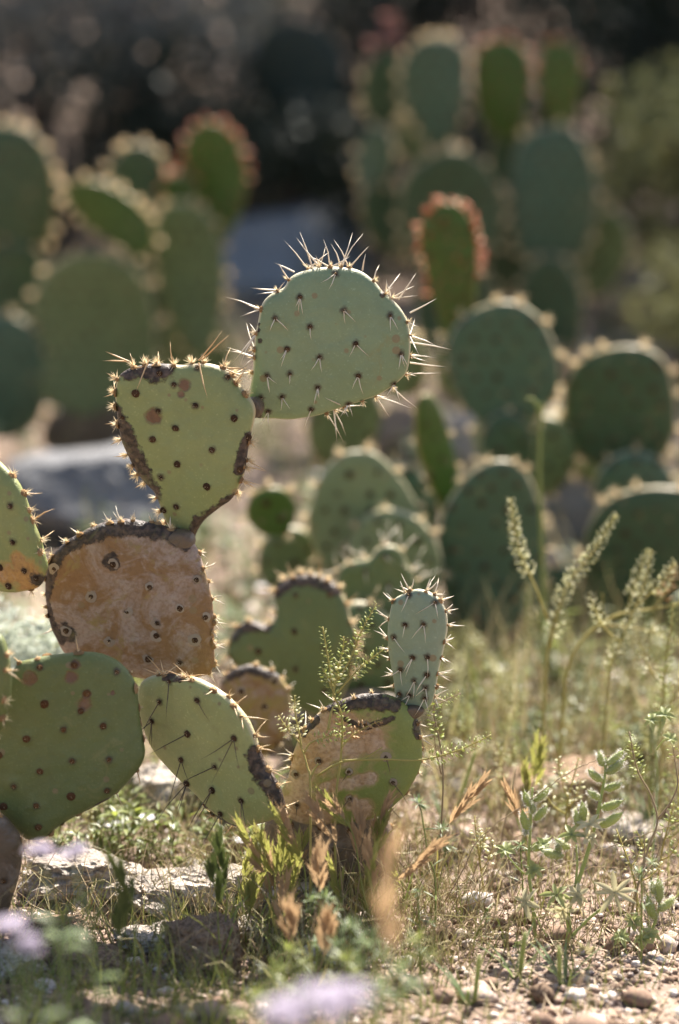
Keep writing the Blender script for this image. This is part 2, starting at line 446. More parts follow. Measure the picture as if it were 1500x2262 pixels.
def dress(P, style, rim_step=.021, skip=(), rim=True, singles=True, rim_only=False, g_scale=1.0, step_jit=.55, extra=(), big=1.0):
    st = STY[style]; rg = random.Random(P.seed * 101 + 3)
    names = list(st['mats'])
    while len(names) < 4: names.append('ring')
    names.append(st.get('rimmat', names[1])); names.append('rim_felt')
    mats = [M[k] for k in names]
    places = []
    if not rim_only:
        for a, size in P.ar:
            s = P.surf(a); places.append((s, Vector((0, 0, 1)), Vector((0, -1, 0)), False))
    if rim:
        SK = [(P.loc(b[0], b[1]), b[2] * K * P.depth) for b in skip]
        ylo = min(q.y for q in P.pts); yhi = max(q.y for q in P.pts)
        t = rg.uniform(0, rim_step)
        while t < P.per - rim_step * .5:
            i = int(t / P.per * P.N) % P.N; p = P.pts[i]
            tg = (P.pts[(i + 2) % P.N] - P.pts[i - 2]).normalized(); nrm = Vector((tg.y, -tg.x))
            if style == 'young' and p.y < ylo + (yhi - ylo) * rg.uniform(.35, .7): pass
            elif not any((p - q).length < r for q, r in SK):
                zz = rg.uniform(-.35, .5) * P.T
                places.append((Vector((p.x - nrm.x * abs(zz) * .25, p.y - nrm.y * abs(zz) * .25, zz + P.W(p))), Vector((0, 0, 1)), Vector((nrm.x, nrm.y, rg.uniform(-.1, .3))).normalized(), True))
            t += rim_step * rg.uniform(1 - step_jit, 1 + step_jit)
    if singles:
        for p, n, out, isrim in places:
            mb = MB(); cluster_geo(mb, Vector((0, 0, 0)), n, out, st, rg, isrim, g_scale)
            o = mb.build('spine_cluster', mats, P.o); o.location = p
        for x, y2, dx, dy, dz, L in extra:        # single long spines seen at known places: pixel, direction in the pad's plane, length
            q = P.loc(x, y2); mb = MB()
            mb.cone((0, 0, 0), (dx, dy, dz), L, .0009, 5, 1, rg.random(), rg.uniform(-.02, .02))
            o = mb.build('spine', mats, P.o); o.location = (q.x, q.y, .002)
    else:
        mb = MB()
        for p, n, out, isrim in places:
            b = len(mb.v); cluster_geo(mb, p, n, out, st, rg, isrim, g_scale, big)
        o = mb.build('spine_fringe', mats, P.o); o['kind'] = 'stuff'
    return P

def line(pts, r, n=6):
    out = []
    for i in range(len(pts) - 1):
        for k in range(n):
            f = k / n; out.append((pts[i][0] + (pts[i + 1][0] - pts[i][0]) * f, pts[i][1] + (pts[i + 1][1] - pts[i][1]) * f, r))
    out.append((*pts[-1], r)); return out
def ell(cx, cy, rx, ry, rot=0, n=14, egg=0.0):
    out = []
    for i in range(n):
        a = 2 * math.pi * i / n; x = rx * math.cos(a) * (1 + egg * math.sin(a)); y = -ry * math.sin(a); c, s = math.cos(R(rot)), math.sin(R(rot))
        out.append((cx + x * c - y * s, cy + x * s + y * c))
    return out

# =================================================================== SETTING: ground
def ground_mat():
    m = NT('desert_soil')
    c = m.mix(m.ramp(m.noise(3.0, 6, .6), [(.35, 0.0), (.65, 1.0)]), (.19, .13, .10), (.34, .265, .22))
    c = m.mix(m.ramp(m.noise(130, 4, .6), [(.4, .8), (.6, 0.0)]), c, (.22, .15, .10))
    c = m.mix(m.ramp(m.noise(420, 3, .6), [(.58, 0.0), (.68, .7)]), c, (.40, .32, .26))
    c = m.mix(m.ramp(m.noise(11, 5, .6), [(.38, .55), (.54, 0.0)]), c, (.10, .07, .052))
    m.color(c, .95, .1)
    h = m.math('ADD', m.noise(160, 5, .65), m.math('MULTIPLY', m.noise(520, 3), .5))
    m.bump(h, .9, .004)
    return m.mat
xs = np.concatenate([-np.geomspace(.9, 160, 40)[::-1], np.linspace(-.88, .88, 110), np.geomspace(.9, 160, 40)])
ys = np.concatenate([np.linspace(-6, .8, 8), np.linspace(1.0, 4.4, 200), np.geomspace(4.45, 240, 80)])
gv = np.array([(x, y, gz(x, y)) for y in ys for x in xs])
nx, ny = len(xs), len(ys)
ii = np.arange(nx * ny).reshape(ny, nx)
gf = np.stack([ii[:-1, :-1].ravel(), ii[:-1, 1:].ravel(), ii[1:, 1:].ravel(), ii[1:, :-1].ravel()], 1)
ground = np_mesh('ground', gv, gf, np.full(nx * ny, .5), ground_mat(), True)
tag(ground, kind='structure')

# =================================================================== front cactus clump
root_p = drop(PX(640, 1960, 2.25))
cA = empty('prickly_pear_cactus', root_p)
tag(cA, 'sharp spiny prickly pear clump with heart shaped pad and scarred orange brown pad', 'cactus')
MATS_done = None
PADS = {}
def P_(key, *a, **k): PADS[key] = make_pad(*a, **k); return PADS[key]

O_U = Z1([(612, 742), (616, 690), (632, 600), (638, 480), (652, 400), (668, 335), (705, 298), (755, 275), (775, 243), (810, 222), (870, 206), (940, 200), (1010, 204), (1068, 222), (1112, 258), (1140, 288), (1172, 316), (1208, 352), (1232, 400), (1244, 460), (1243, 530), (1230, 590), (1190, 640), (1120, 688), (1040, 722), (950, 755), (870, 782), (790, 794), (710, 790), (650, 785), (622, 770)])
P_('U', cA, O_U, 2.213, M['pad_glaucous'], 4, -7, seed=1, N=190, RG=44,
   areoles=Z1([(815, 305), (718, 383), (985, 355), (853, 417), (1030, 482), (763, 502), (890, 535), (1205, 518), (686, 607), (775, 600), (1040, 607), (884, 655), (745, 693), (663, 695), (860, 745), (1165, 375), (1180, 640), (1005, 725), (692, 752), (955, 220)]),
   darks=Z1([(655, 430, 7), (660, 470, 8), (655, 410, 6), (1140, 300, 12), (615, 750, 34), (640, 775, 26)]), label='grey green spiny pad')
dress(PADS['U'], 'white', .0165, skip=Z1([(630, 740, 90), (740, 790, 60), (860, 785, 45)]),
      extra=[(688, 585, -.35, 1, .1, .036), (700, 582, -.75, 1, .2, .035), (880, 660, .62, 1, .1, .032), (905, 690, .9, .55, .2, .030), (905, 755, 1, -.12, .3, .043), (905, 800, 1, -.1, .1, .036), (800, 596, .15, 1, .3, .018), (650, 600, -1, .5, .1, .022), (612, 640, -1, .15, .2, .028)])
O_H = Z1([(108, 640), (122, 605), (165, 582), (240, 572), (300, 575), (360, 582), (410, 577), (470, 582), (522, 602), (562, 642), (602, 690), (628, 718), (642, 752), (640, 790), (630, 830), (617, 900), (608, 970), (590, 1030), (550, 1095), (500, 1132), (445, 1180), (408, 1240), (390, 1300), (350, 1290), (300, 1215), (275, 1150), (250, 1080), (215, 1040), (185, 1000), (150, 930), (125, 860), (112, 780), (104, 700)])
P_('H', cA, O_H, 2.205, M['pad_heart'], -8, -8, T=.010, seed=2, N=190, RG=44,
   areoles=Z1([(275, 600), (332, 643), (415, 585), (187, 672), (415, 723), (274, 740), (567, 773), (340, 808), (252, 850), (483, 892), (347, 948), (282, 1002), (463, 1035), (340, 1118), (288, 1137), (340, 1218), (135, 765), (533, 625), (590, 970), (620, 850)]),
   scars=Z1([(370, 650, 26), (255, 760, 30), (360, 680, 16)]),
   darks=Z1(line([(118, 770), (140, 860), (175, 930), (205, 1000), (240, 1075)], 40) + line([(560, 1100), (440, 1185), (405, 1250), (370, 1290)], 30) + line([(590, 970), (620, 850)], 20) + line([(150, 592), (300, 588)], 26) + [(275, 600, 40), (340, 1240, 30)]), label='yellow green heart shaped pad')
dress(PADS['H'], 'gold', .0135, skip=Z1([(640, 770, 70), (370, 1290, 120), (480, 1150, 80)]),
      extra=[(285, 797, -1, .5, .2, .025), (285, 797, -1, .03, .1, .026), (440, 795, .62, .78, .2, .043), (448, 793, .75, .7, .1, .040), (500, 815, 1, -.3, .2, .024), (505, 812, 1, .0, .1, .022),
             (330, 792, -.35, -1, .8, .035), (440, 800, .45, -1, .9, .040)])
O_SC = Z2([(248, 610), (262, 545), (310, 490), (370, 440), (460, 392), (560, 360), (660, 352), (760, 368), (850, 388), (935, 422), (1000, 470), (1042, 550), (1072, 640), (1097, 740), (1112, 850), (1115, 980), (1112, 1090), (1060, 1150), (900, 1180), (740, 1175), (600, 1150), (450, 1110), (340, 1040), (290, 940), (262, 860), (246, 730)])
P_('SC', cA, O_SC, 2.235, M['pad_scarred'], -9, -5, T=.011, seed=3, N=190, RG=44, base_scar=.70,
   areoles=Z2([(600, 560), (790, 675), (490, 722), (675, 805), (948, 783), (825, 925), (580, 955), (1025, 945), (780, 1050), (945, 1065), (360, 900), (1030, 640), (300, 580), (1080, 830), (830, 860)]),
   scars=Z2([(560, 560, 230), (450, 700, 200), (720, 640, 170), (700, 850, 150), (800, 1000, 120)]),
   darks=Z2(line([(258, 640), (275, 560), (330, 485), (430, 425), (560, 385), (700, 385), (860, 405), (960, 450)], 40) + line([(255, 700), (275, 860), (330, 960)], 24) + [(590, 550, 38), (370, 920, 50)]), label='scarred orange and pinkish grey pad')
dress(PADS['SC'], 'short', .0135, skip=Z2([(400, 1100, 200), (800, 1180, 250), (940, 440, 70)]))
O_LE = Z2([(-130, 20), (-40, 35), (40, 100), (100, 170), (142, 260), (182, 370), (212, 445), (238, 545), (245, 605), (205, 690), (120, 722), (40, 727), (-60, 700), (-200, 600), (-260, 400), (-230, 150)])
P_('LE', cA, O_LE, 2.16, M['pad_left'], -22, -4, seed=4, T=.009,
   areoles=Z2([(80, 263), (95, 448), (22, 580), (150, 597), (60, 680), (205, 640), (-90, 200), (-80, 420)]), scars=Z2([(150, 640, 90), (60, 620, 60), (120, 540, 40)]), darks=Z2([(210, 660, 40)]), label='yellow green pad with rusty lower edge')
dress(PADS['LE'], 'gold', .017, skip=Z2([(230, 640, 80), (0, 720, 150)]), g_scale=.35)
O_GL = Z2([(62, 1130), (100, 1082), (180, 1057), (300, 1040), (420, 1031), (520, 1045), (600, 1080), (660, 1130), (700, 1200), (717, 1290), (727, 1400), (747, 1500), (750, 1575), (700, 1660), (620, 1740), (520, 1810), (400, 1870), (300, 1932), (230, 1990), (140, 2002), (60, 1945), (0, 1880), (-120, 1800), (-200, 1650), (-200, 1450), (-100, 1300), (0, 1225)])
P_('GL', cA, O_GL, 2.135, M['pad_olive'], 5, 0, seed=5, N=190, RG=44, T=.0105,
   areoles=Z2([(208, 1095), (385, 1085), (605, 1130), (232, 1280), (420, 1320), (330, 1415), (535, 1400), (140, 1460), (375, 1575), (565, 1570), (208, 1630), (75, 1710), (370, 1755), (190, 1808), (555, 1730), (200, 1920), (0, 1550), (450, 1230), (20, 1820)]),
   scars=Z2([(160, 1150, 34), (372, 1150, 36), (435, 1290, 38), (450, 1240, 22), (585, 1235, 12), (385, 1090, 25)]),
   darks=Z2(line([(320, 1935), (460, 1850), (560, 1790)], 16)), label='broad olive green pad with russet spots')
dress(PADS['GL'], 'russet', .021, skip=Z2([(560, 1060, 120), (0, 1880, 120)]))
O_SL = Z2([(-60, 940), (0, 950), (38, 1040), (52, 1140), (46, 1260), (20, 1370), (0, 1430), (-60, 1460), (-180, 1400), (-220, 1250), (-200, 1080), (-130, 970)])
P_('SL', cA, O_SL, 2.06, M['pad_olive'], -30, 0, seed=6, N=80, RG=16)
dress(PADS['SL'], 'gold', .024, g_scale=.3)
O_BL = [(-60, 1790), (0, 1795), (28, 1820), (46, 1860), (42, 1920), (24, 1985), (2, 2030), (-60, 2060), (-140, 2020), (-170, 1930), (-130, 1830)]
P_('BL', cA, O_BL, 2.13, M['bark'], -15, 0, seed=7, N=80, RG=16, T=.014, base_scar=.5, label='old brown woody pad')
dress(PADS['BL'], 'russet', .024)
O_DS = Z2([(718, 1225), (742, 1180), (800, 1152), (880, 1142), (960, 1150), (1040, 1172), (1110, 1210), (1180, 1262), (1240, 1325), (1290, 1400), (1322, 1480), (1345, 1560), (1380, 1640), (1430, 1720), (1460, 1800), (1468, 1850), (1440, 1890), (1330, 1922), (1230, 1932), (1130, 1872), (1060, 1800), (1000, 1740), (930, 1680), (860, 1610), (800, 1540), (760, 1470), (730, 1380), (714, 1300)])
P_('DS', cA, O_DS, 2.175, M['pad_lime'], -30, -6, seed=8, N=190, RG=44, T=.0095,
   areoles=Z2([(855, 1272), (1053, 1262), (812, 1375), (1003, 1435), (1240, 1460), (970, 1570), (1145, 1603), (995, 1695), (1130, 1725), (1280, 1780), (1170, 1850), (900, 1170)]),
   darks=Z2(line([(1340, 1560), (1375, 1650), (1415, 1720), (1450, 1800)], 44) + line([(1120, 1860), (1230, 1920)], 12) + line([(870, 1152), (960, 1160)], 16)), label='pale lime pad with long dark spines')
dress(PADS['DS'], 'dark', .016, skip=Z2([(730, 1200, 90), (1380, 1900, 130), (1000, 1740, 100), (800, 1540, 100)]),
      extra=[])
O_RS = Z3([(372, 1290), (392, 1180), (440, 1065), (482, 1010), (540, 950), (600, 912), (680, 887), (760, 872), (850, 880), (925, 905), (1000, 970), (1042, 1040), (1058, 1130), (1057, 1230), (1032, 1300), (990, 1370), (930, 1432), (850, 1490), (740, 1522), (600, 1542), (450, 1562), (350, 1572), (310, 1530), (302, 1450), (332, 1380)])
P_('RS', cA, O_RS, 2.225, M['pad_peach'], -4, -6, seed=9, N=190, RG=44, T=.0105,
   areoles=Z3([(530, 1195), (875, 1180), (685, 1250), (410, 1275), (912, 1308), (545, 1365), (690, 1390), (415, 1435), (885, 1420), (770, 1015)]),
   scars=Z3([(620, 1070, 190), (520, 1190, 120), (430, 1300, 120), (790, 1090, 110), (400, 1470, 130), (560, 1500, 60)] + line([(560, 1330), (680, 1310), (790, 1285)], 38) + [(760, 1440, 50), (700, 1410, 40)]),
   darks=Z3(line([(600, 915), (700, 900), (800, 895), (920, 930)], 34) + line([(665, 980), (720, 1010), (780, 1025), (860, 1005), (910, 990)], 15) + line([(1030, 1030), (1045, 1090)], 22) + line([(450, 1060), (520, 985)], 16)), label='peach scarred green pad with corky top')
dress(PADS['RS'], 'ringed', .0145, skip=Z3([(960, 940, 100), (400, 1540, 260), (800, 1520, 200)]))
O_SM = Z3([(905, 412), (930, 372), (975, 350), (1040, 327), (1100, 345), (1150, 382), (1182, 440), (1191, 520), (1181, 600), (1161, 690), (1142, 780), (1131, 860), (1110, 925), (1060, 965), (990, 972), (940, 955), (925, 890), (915, 800), (900, 720), (886, 620), (886, 520)])
P_('SM', cA, O_SM, 2.205, M['pad_small'], -17, -5, seed=10, N=112, RG=22, T=.0075,
   areoles=Z3([(985, 500), (1080, 498), (925, 568), (1025, 670), (1100, 668), (960, 733), (1033, 790), (1097, 760), (955, 860), (1010, 863), (1090, 825), (1085, 880), (1135, 390), (1000, 350)]), label='small upright grey green pad')
dress(PADS['SM'], 'white_small', .0145, skip=Z3([(1010, 960, 90)]))
for key, (ex, ey, rx, ry, ro, dd, th) in {'J1': (560, 900, 24, 22, 30, 2.206, .0095), 'J2': (398, 1196, 33, 26, 0, 2.215, .0105), 'J3': (908, 1572, 30, 15, -8, 2.216, .0080)}.items():
    make_pad(cA, ell(ex, ey, rx, ry, ro), dd, M['bark'], -8, -4, T=th, seed=len(key) + ex % 7, N=48, RG=10, base_scar=.5, areoles=[], name='joint')
# hidden woody base that carries the pads; its dark brown stands in for shadow
P_('WB', cA, [(590, 1800), (650, 1785), (740, 1780), (840, 1795), (870, 1850), (850, 1930), (800, 2010), (710, 2040), (630, 2000), (590, 1900)], 2.27, M['bark'], 6, 4, seed=11, N=80, RG=16, T=.018, base_scar=.5, label='woody base, dark brown in place of shadow')
dress(PADS['WB'], 'russet', .03)

# =================================================================== cactus just behind
cB = empty('prickly_pear_cactus', drop(PX(700, 1650, 2.75)))
tag(cB, 'soft focus olive prickly pear pads standing behind the lupine side of the spiny clump', 'cactus')
cB['label'] = 'low olive prickly pear just behind the peach scarred pad, with shouldered pad'
b1 = make_pad(cB, Z3([(55, 650), (75, 575), (120, 512), (170, 490), (230, 520), (288, 500), (308, 430), (292, 360), (330, 300), (400, 262), (480, 250), (560, 270), (620, 312), (662, 380), (692, 470), (722, 560), (715, 680), (690, 780), (640, 900), (540, 990), (420, 950), (330, 860), (220, 770), (100, 720)]), 2.62, M['pad_mid'], -5, 3, seed=21, N=96, RG=18,
              areoles=Z3([(410, 355), (585, 350), (405, 540), (410, 735), (560, 620), (220, 640), (560, 850)]), darks=Z3(line([(300, 340), (400, 285), (500, 275), (620, 330)], 30) + line([(90, 560), (170, 510), (260, 520)], 26)), T=.011)
dress(b1, 'gold', .018, skip=Z3([(500, 950, 220)]), g_scale=.8)
b2 = make_pad(cB, Z3([(640, 215), (700, 185), (785, 165), (830, 112), (900, 97), (950, 130), (982, 190), (1020, 260), (1040, 340), (1010, 480), (900, 580), (760, 560), (680, 480), (635, 380), (618, 280)]), 2.78, M['pad_mid'], 8, 2, seed=22, N=96, RG=18,
              areoles=Z3([(860, 150), (760, 230), (880, 300), (750, 390), (900, 430), (820, 500)]), T=.010)
dress(b2, 'white', .021, skip=Z3([(820, 560, 170)]))
b3 = make_pad(cB, Z3([(10, 850), (50, 770), (150, 722), (250, 740), (322, 782), (372, 860), (382, 960), (350, 1080), (260, 1180), (140, 1180), (40, 1080), (0, 960)]), 2.50, M['pad_scarred'], -4, 2, seed=23, N=96, RG=18, base_scar=.56,
              areoles=Z3([(130, 850), (250, 930), (300, 800), (180, 1020), (90, 960)]), darks=Z3(line([(40, 790), (150, 735), (300, 780)], 22)), label='scarred tan pad')
dress(b3, 'short', .018)
b4 = make_pad(cB, [(560, 1640), (680, 1560), (800, 1520), (900, 1560), (930, 1680), (860, 1800), (720, 1830), (600, 1770)], 2.72, M['bark'], 0, 8, seed=24, N=72, RG=14, T=.014, base_scar=.5)
b5 = make_pad(cB, [(700, 1370), (800, 1330), (880, 1390), (890, 1500), (850, 1600), (760, 1620), (690, 1540), (675, 1440)], 2.74, M['pad_mid'], 10, 0, seed=25, N=72, RG=14)
dress(b5, 'gold', .024, singles=False)

# =================================================================== middle right cactus
cC = empty('prickly_pear_cactus', drop(PX(1100, 1420, 3.3)))
tag(cC, 'blue green prickly pear with red tipped young pad, beside the grey rock', 'cactus')
def bgpad(root, outline, d, mat, yaw, seed, style='gold', pitch=-6, T=.011, step=.040, g=1.0, big=1.7, asp=.034, **k):
    p = make_pad(root, outline, d, M[mat], yaw, pitch, T=T, seed=seed, N=72, RG=14, aspace=asp, **k)
    dress(p, style, step, singles=False, g_scale=min(g, 2.2), big=2.4 if style == 'young' else big, step_jit=.6)
    return p
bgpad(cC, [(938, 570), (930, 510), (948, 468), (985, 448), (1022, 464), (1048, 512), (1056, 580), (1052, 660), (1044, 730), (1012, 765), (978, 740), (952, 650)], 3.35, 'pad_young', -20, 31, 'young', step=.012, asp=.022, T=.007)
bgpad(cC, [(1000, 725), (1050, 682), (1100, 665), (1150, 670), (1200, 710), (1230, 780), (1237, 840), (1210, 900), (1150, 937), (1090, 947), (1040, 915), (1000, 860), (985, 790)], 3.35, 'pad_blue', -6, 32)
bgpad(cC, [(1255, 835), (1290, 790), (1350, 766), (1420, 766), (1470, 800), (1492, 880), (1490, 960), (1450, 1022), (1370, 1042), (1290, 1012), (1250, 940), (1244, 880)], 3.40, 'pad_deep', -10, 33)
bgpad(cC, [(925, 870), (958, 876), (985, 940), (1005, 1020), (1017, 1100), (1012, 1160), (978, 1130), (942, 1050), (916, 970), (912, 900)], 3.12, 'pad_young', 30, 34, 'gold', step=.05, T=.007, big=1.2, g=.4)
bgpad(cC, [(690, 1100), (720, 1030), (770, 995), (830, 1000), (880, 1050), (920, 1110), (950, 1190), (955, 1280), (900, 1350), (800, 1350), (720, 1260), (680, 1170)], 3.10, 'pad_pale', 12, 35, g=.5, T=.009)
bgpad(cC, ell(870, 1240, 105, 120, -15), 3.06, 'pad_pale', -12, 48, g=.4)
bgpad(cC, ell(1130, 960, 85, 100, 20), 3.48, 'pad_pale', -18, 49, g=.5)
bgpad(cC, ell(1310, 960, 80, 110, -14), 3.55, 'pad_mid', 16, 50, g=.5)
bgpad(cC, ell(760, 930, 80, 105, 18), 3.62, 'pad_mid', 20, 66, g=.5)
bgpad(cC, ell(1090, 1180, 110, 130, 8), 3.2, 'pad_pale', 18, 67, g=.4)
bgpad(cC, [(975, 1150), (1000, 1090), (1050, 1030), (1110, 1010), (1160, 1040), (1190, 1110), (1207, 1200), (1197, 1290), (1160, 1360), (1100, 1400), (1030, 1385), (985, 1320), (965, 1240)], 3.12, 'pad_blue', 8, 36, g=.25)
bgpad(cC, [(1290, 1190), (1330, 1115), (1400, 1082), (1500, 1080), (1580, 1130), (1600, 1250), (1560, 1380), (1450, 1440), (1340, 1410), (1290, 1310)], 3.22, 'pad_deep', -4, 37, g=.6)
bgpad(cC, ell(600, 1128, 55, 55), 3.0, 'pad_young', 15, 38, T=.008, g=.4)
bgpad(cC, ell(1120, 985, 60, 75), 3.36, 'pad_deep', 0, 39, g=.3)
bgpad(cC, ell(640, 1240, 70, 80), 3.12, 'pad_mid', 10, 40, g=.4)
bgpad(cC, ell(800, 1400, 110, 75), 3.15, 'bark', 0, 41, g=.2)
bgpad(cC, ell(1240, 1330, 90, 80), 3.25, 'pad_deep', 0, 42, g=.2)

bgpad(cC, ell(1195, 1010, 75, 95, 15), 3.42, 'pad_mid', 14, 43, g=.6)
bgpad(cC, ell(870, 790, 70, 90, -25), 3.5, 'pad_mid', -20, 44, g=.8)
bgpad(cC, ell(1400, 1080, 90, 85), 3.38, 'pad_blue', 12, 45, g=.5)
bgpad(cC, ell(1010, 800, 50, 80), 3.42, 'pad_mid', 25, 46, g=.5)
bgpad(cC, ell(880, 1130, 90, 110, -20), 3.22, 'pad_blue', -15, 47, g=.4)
# =================================================================== back right cactus
cD = empty('prickly_pear_cactus', drop(PX(1080, 900, 4.7)))
tag(cD, 'tall dark green prickly pear with a top row of young pads and pink buds', 'cactus')
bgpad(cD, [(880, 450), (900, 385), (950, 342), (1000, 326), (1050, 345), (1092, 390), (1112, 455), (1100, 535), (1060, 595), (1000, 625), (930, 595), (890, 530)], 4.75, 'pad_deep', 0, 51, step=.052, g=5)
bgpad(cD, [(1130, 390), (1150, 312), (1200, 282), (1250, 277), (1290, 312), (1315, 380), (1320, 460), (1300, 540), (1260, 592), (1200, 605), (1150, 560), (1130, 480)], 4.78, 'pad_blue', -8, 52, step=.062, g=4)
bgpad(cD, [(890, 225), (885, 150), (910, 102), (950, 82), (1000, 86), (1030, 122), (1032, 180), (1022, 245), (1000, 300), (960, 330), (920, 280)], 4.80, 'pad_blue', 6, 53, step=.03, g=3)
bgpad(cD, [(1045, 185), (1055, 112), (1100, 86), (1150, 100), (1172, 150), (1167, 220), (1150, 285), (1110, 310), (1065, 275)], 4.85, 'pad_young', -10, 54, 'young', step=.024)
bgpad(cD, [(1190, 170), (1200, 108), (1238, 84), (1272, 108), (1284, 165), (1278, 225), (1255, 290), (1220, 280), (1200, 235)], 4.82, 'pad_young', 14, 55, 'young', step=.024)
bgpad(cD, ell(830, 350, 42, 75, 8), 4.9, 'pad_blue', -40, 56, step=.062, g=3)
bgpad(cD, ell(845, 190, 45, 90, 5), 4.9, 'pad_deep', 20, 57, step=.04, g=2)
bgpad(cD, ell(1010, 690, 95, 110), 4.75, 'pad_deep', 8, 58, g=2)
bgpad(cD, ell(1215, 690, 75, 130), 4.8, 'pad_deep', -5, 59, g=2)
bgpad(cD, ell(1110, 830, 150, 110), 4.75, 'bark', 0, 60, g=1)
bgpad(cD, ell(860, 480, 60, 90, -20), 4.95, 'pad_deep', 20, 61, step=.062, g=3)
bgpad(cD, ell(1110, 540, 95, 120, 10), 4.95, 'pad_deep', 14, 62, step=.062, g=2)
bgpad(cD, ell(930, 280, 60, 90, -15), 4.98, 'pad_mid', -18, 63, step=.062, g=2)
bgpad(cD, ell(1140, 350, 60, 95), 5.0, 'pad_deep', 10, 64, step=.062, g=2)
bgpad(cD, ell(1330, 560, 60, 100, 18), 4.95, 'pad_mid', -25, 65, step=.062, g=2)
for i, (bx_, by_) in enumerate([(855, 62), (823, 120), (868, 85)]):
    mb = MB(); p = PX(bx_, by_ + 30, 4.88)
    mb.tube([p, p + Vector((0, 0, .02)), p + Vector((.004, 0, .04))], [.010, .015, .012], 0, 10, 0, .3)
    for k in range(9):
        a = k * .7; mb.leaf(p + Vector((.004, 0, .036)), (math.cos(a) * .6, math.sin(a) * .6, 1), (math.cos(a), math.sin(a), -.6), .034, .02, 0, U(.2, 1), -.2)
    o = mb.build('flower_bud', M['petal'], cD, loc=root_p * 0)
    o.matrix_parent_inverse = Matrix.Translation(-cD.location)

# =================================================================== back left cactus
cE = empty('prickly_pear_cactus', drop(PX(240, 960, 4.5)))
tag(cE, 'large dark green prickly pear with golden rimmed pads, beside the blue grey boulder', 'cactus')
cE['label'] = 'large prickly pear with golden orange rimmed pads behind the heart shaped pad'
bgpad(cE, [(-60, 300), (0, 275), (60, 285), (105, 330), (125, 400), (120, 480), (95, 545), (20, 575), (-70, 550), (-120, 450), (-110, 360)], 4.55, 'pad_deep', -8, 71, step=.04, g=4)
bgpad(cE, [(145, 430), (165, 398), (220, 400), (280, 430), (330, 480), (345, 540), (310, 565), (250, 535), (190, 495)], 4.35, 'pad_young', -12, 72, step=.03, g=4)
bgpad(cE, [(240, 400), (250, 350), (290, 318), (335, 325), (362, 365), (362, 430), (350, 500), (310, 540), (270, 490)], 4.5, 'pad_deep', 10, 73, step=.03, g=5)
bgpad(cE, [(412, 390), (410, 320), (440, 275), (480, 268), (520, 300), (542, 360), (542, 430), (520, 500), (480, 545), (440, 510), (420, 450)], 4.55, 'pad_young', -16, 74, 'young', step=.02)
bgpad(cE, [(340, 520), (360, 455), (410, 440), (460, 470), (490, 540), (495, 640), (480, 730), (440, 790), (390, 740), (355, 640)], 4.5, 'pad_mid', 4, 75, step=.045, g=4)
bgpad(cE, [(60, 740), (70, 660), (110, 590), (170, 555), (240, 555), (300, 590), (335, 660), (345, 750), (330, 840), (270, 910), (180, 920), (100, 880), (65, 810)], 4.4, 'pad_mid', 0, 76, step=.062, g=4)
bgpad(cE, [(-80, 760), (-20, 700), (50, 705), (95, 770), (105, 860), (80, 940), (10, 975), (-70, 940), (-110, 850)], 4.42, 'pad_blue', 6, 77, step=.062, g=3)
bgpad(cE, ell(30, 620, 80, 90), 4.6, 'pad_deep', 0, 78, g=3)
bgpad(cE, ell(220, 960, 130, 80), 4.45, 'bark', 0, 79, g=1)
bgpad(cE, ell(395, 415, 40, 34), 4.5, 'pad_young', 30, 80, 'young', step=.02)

# =================================================================== far dark cactus
bgpad(cE, ell(420, 800, 90, 120, 10), 4.6, 'pad_mid', 12, 81, step=.062, g=2)
bgpad(cE, ell(330, 640, 70, 110, -12), 4.62, 'pad_deep', -14, 82, step=.062, g=2)
cF = empty('prickly_pear_cactus', drop(PX(560, 560, 6.6)))
tag(cF, 'very dark bluish prickly pear in shade above the blue grey boulder', 'cactus')
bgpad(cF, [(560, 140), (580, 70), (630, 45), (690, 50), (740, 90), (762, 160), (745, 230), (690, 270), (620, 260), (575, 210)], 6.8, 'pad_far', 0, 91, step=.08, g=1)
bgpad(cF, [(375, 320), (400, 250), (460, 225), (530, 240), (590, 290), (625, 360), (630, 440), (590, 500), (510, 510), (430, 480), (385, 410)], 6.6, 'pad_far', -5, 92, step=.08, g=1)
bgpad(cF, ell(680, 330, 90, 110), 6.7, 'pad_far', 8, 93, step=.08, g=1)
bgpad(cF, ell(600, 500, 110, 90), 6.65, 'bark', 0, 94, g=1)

# =================================================================== rocks
def rock_mat(name, a, b, c):
    m = NT(name)
    x = m.mix(m.ramp(m.noise(9, 6, .62), [(.38, 0.0), (.62, 1.0)]), a, b)
    x = m.mix(m.ramp(m.noise(48, 5, .65), [(.55, 0.0), (.68, .8)]), x, c)
    x = m.mix(m.ramp(m.noise(260, 3), [(.35, .6), (.5, 0.0)]), x, tuple(k * .5 for k in c))
    m.color(x, .92, .15)
    m.bump(m.math('ADD', m.noise(60, 6, .7), m.math('MULTIPLY', m.noise(330, 3), .35)), .9, .006)
    return m.mat
M['limestone'] = rock_mat('limestone', (.30, .255, .21), (.43, .38, .325), (.19, .135, .095))
M['brownstone'] = rock_mat('brown_stone', (.22, .145, .095), (.30, .21, .145), (.11, .07, .045))
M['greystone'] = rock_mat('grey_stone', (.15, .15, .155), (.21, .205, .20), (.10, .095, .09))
M['bluestone_lightened'] = rock_mat('blue_grey_lightened', (.25, .265, .29), (.33, .335, .345), (.18, .175, .17))  # lightened copy of the grey stone, offsetting the tree shade on its boulder
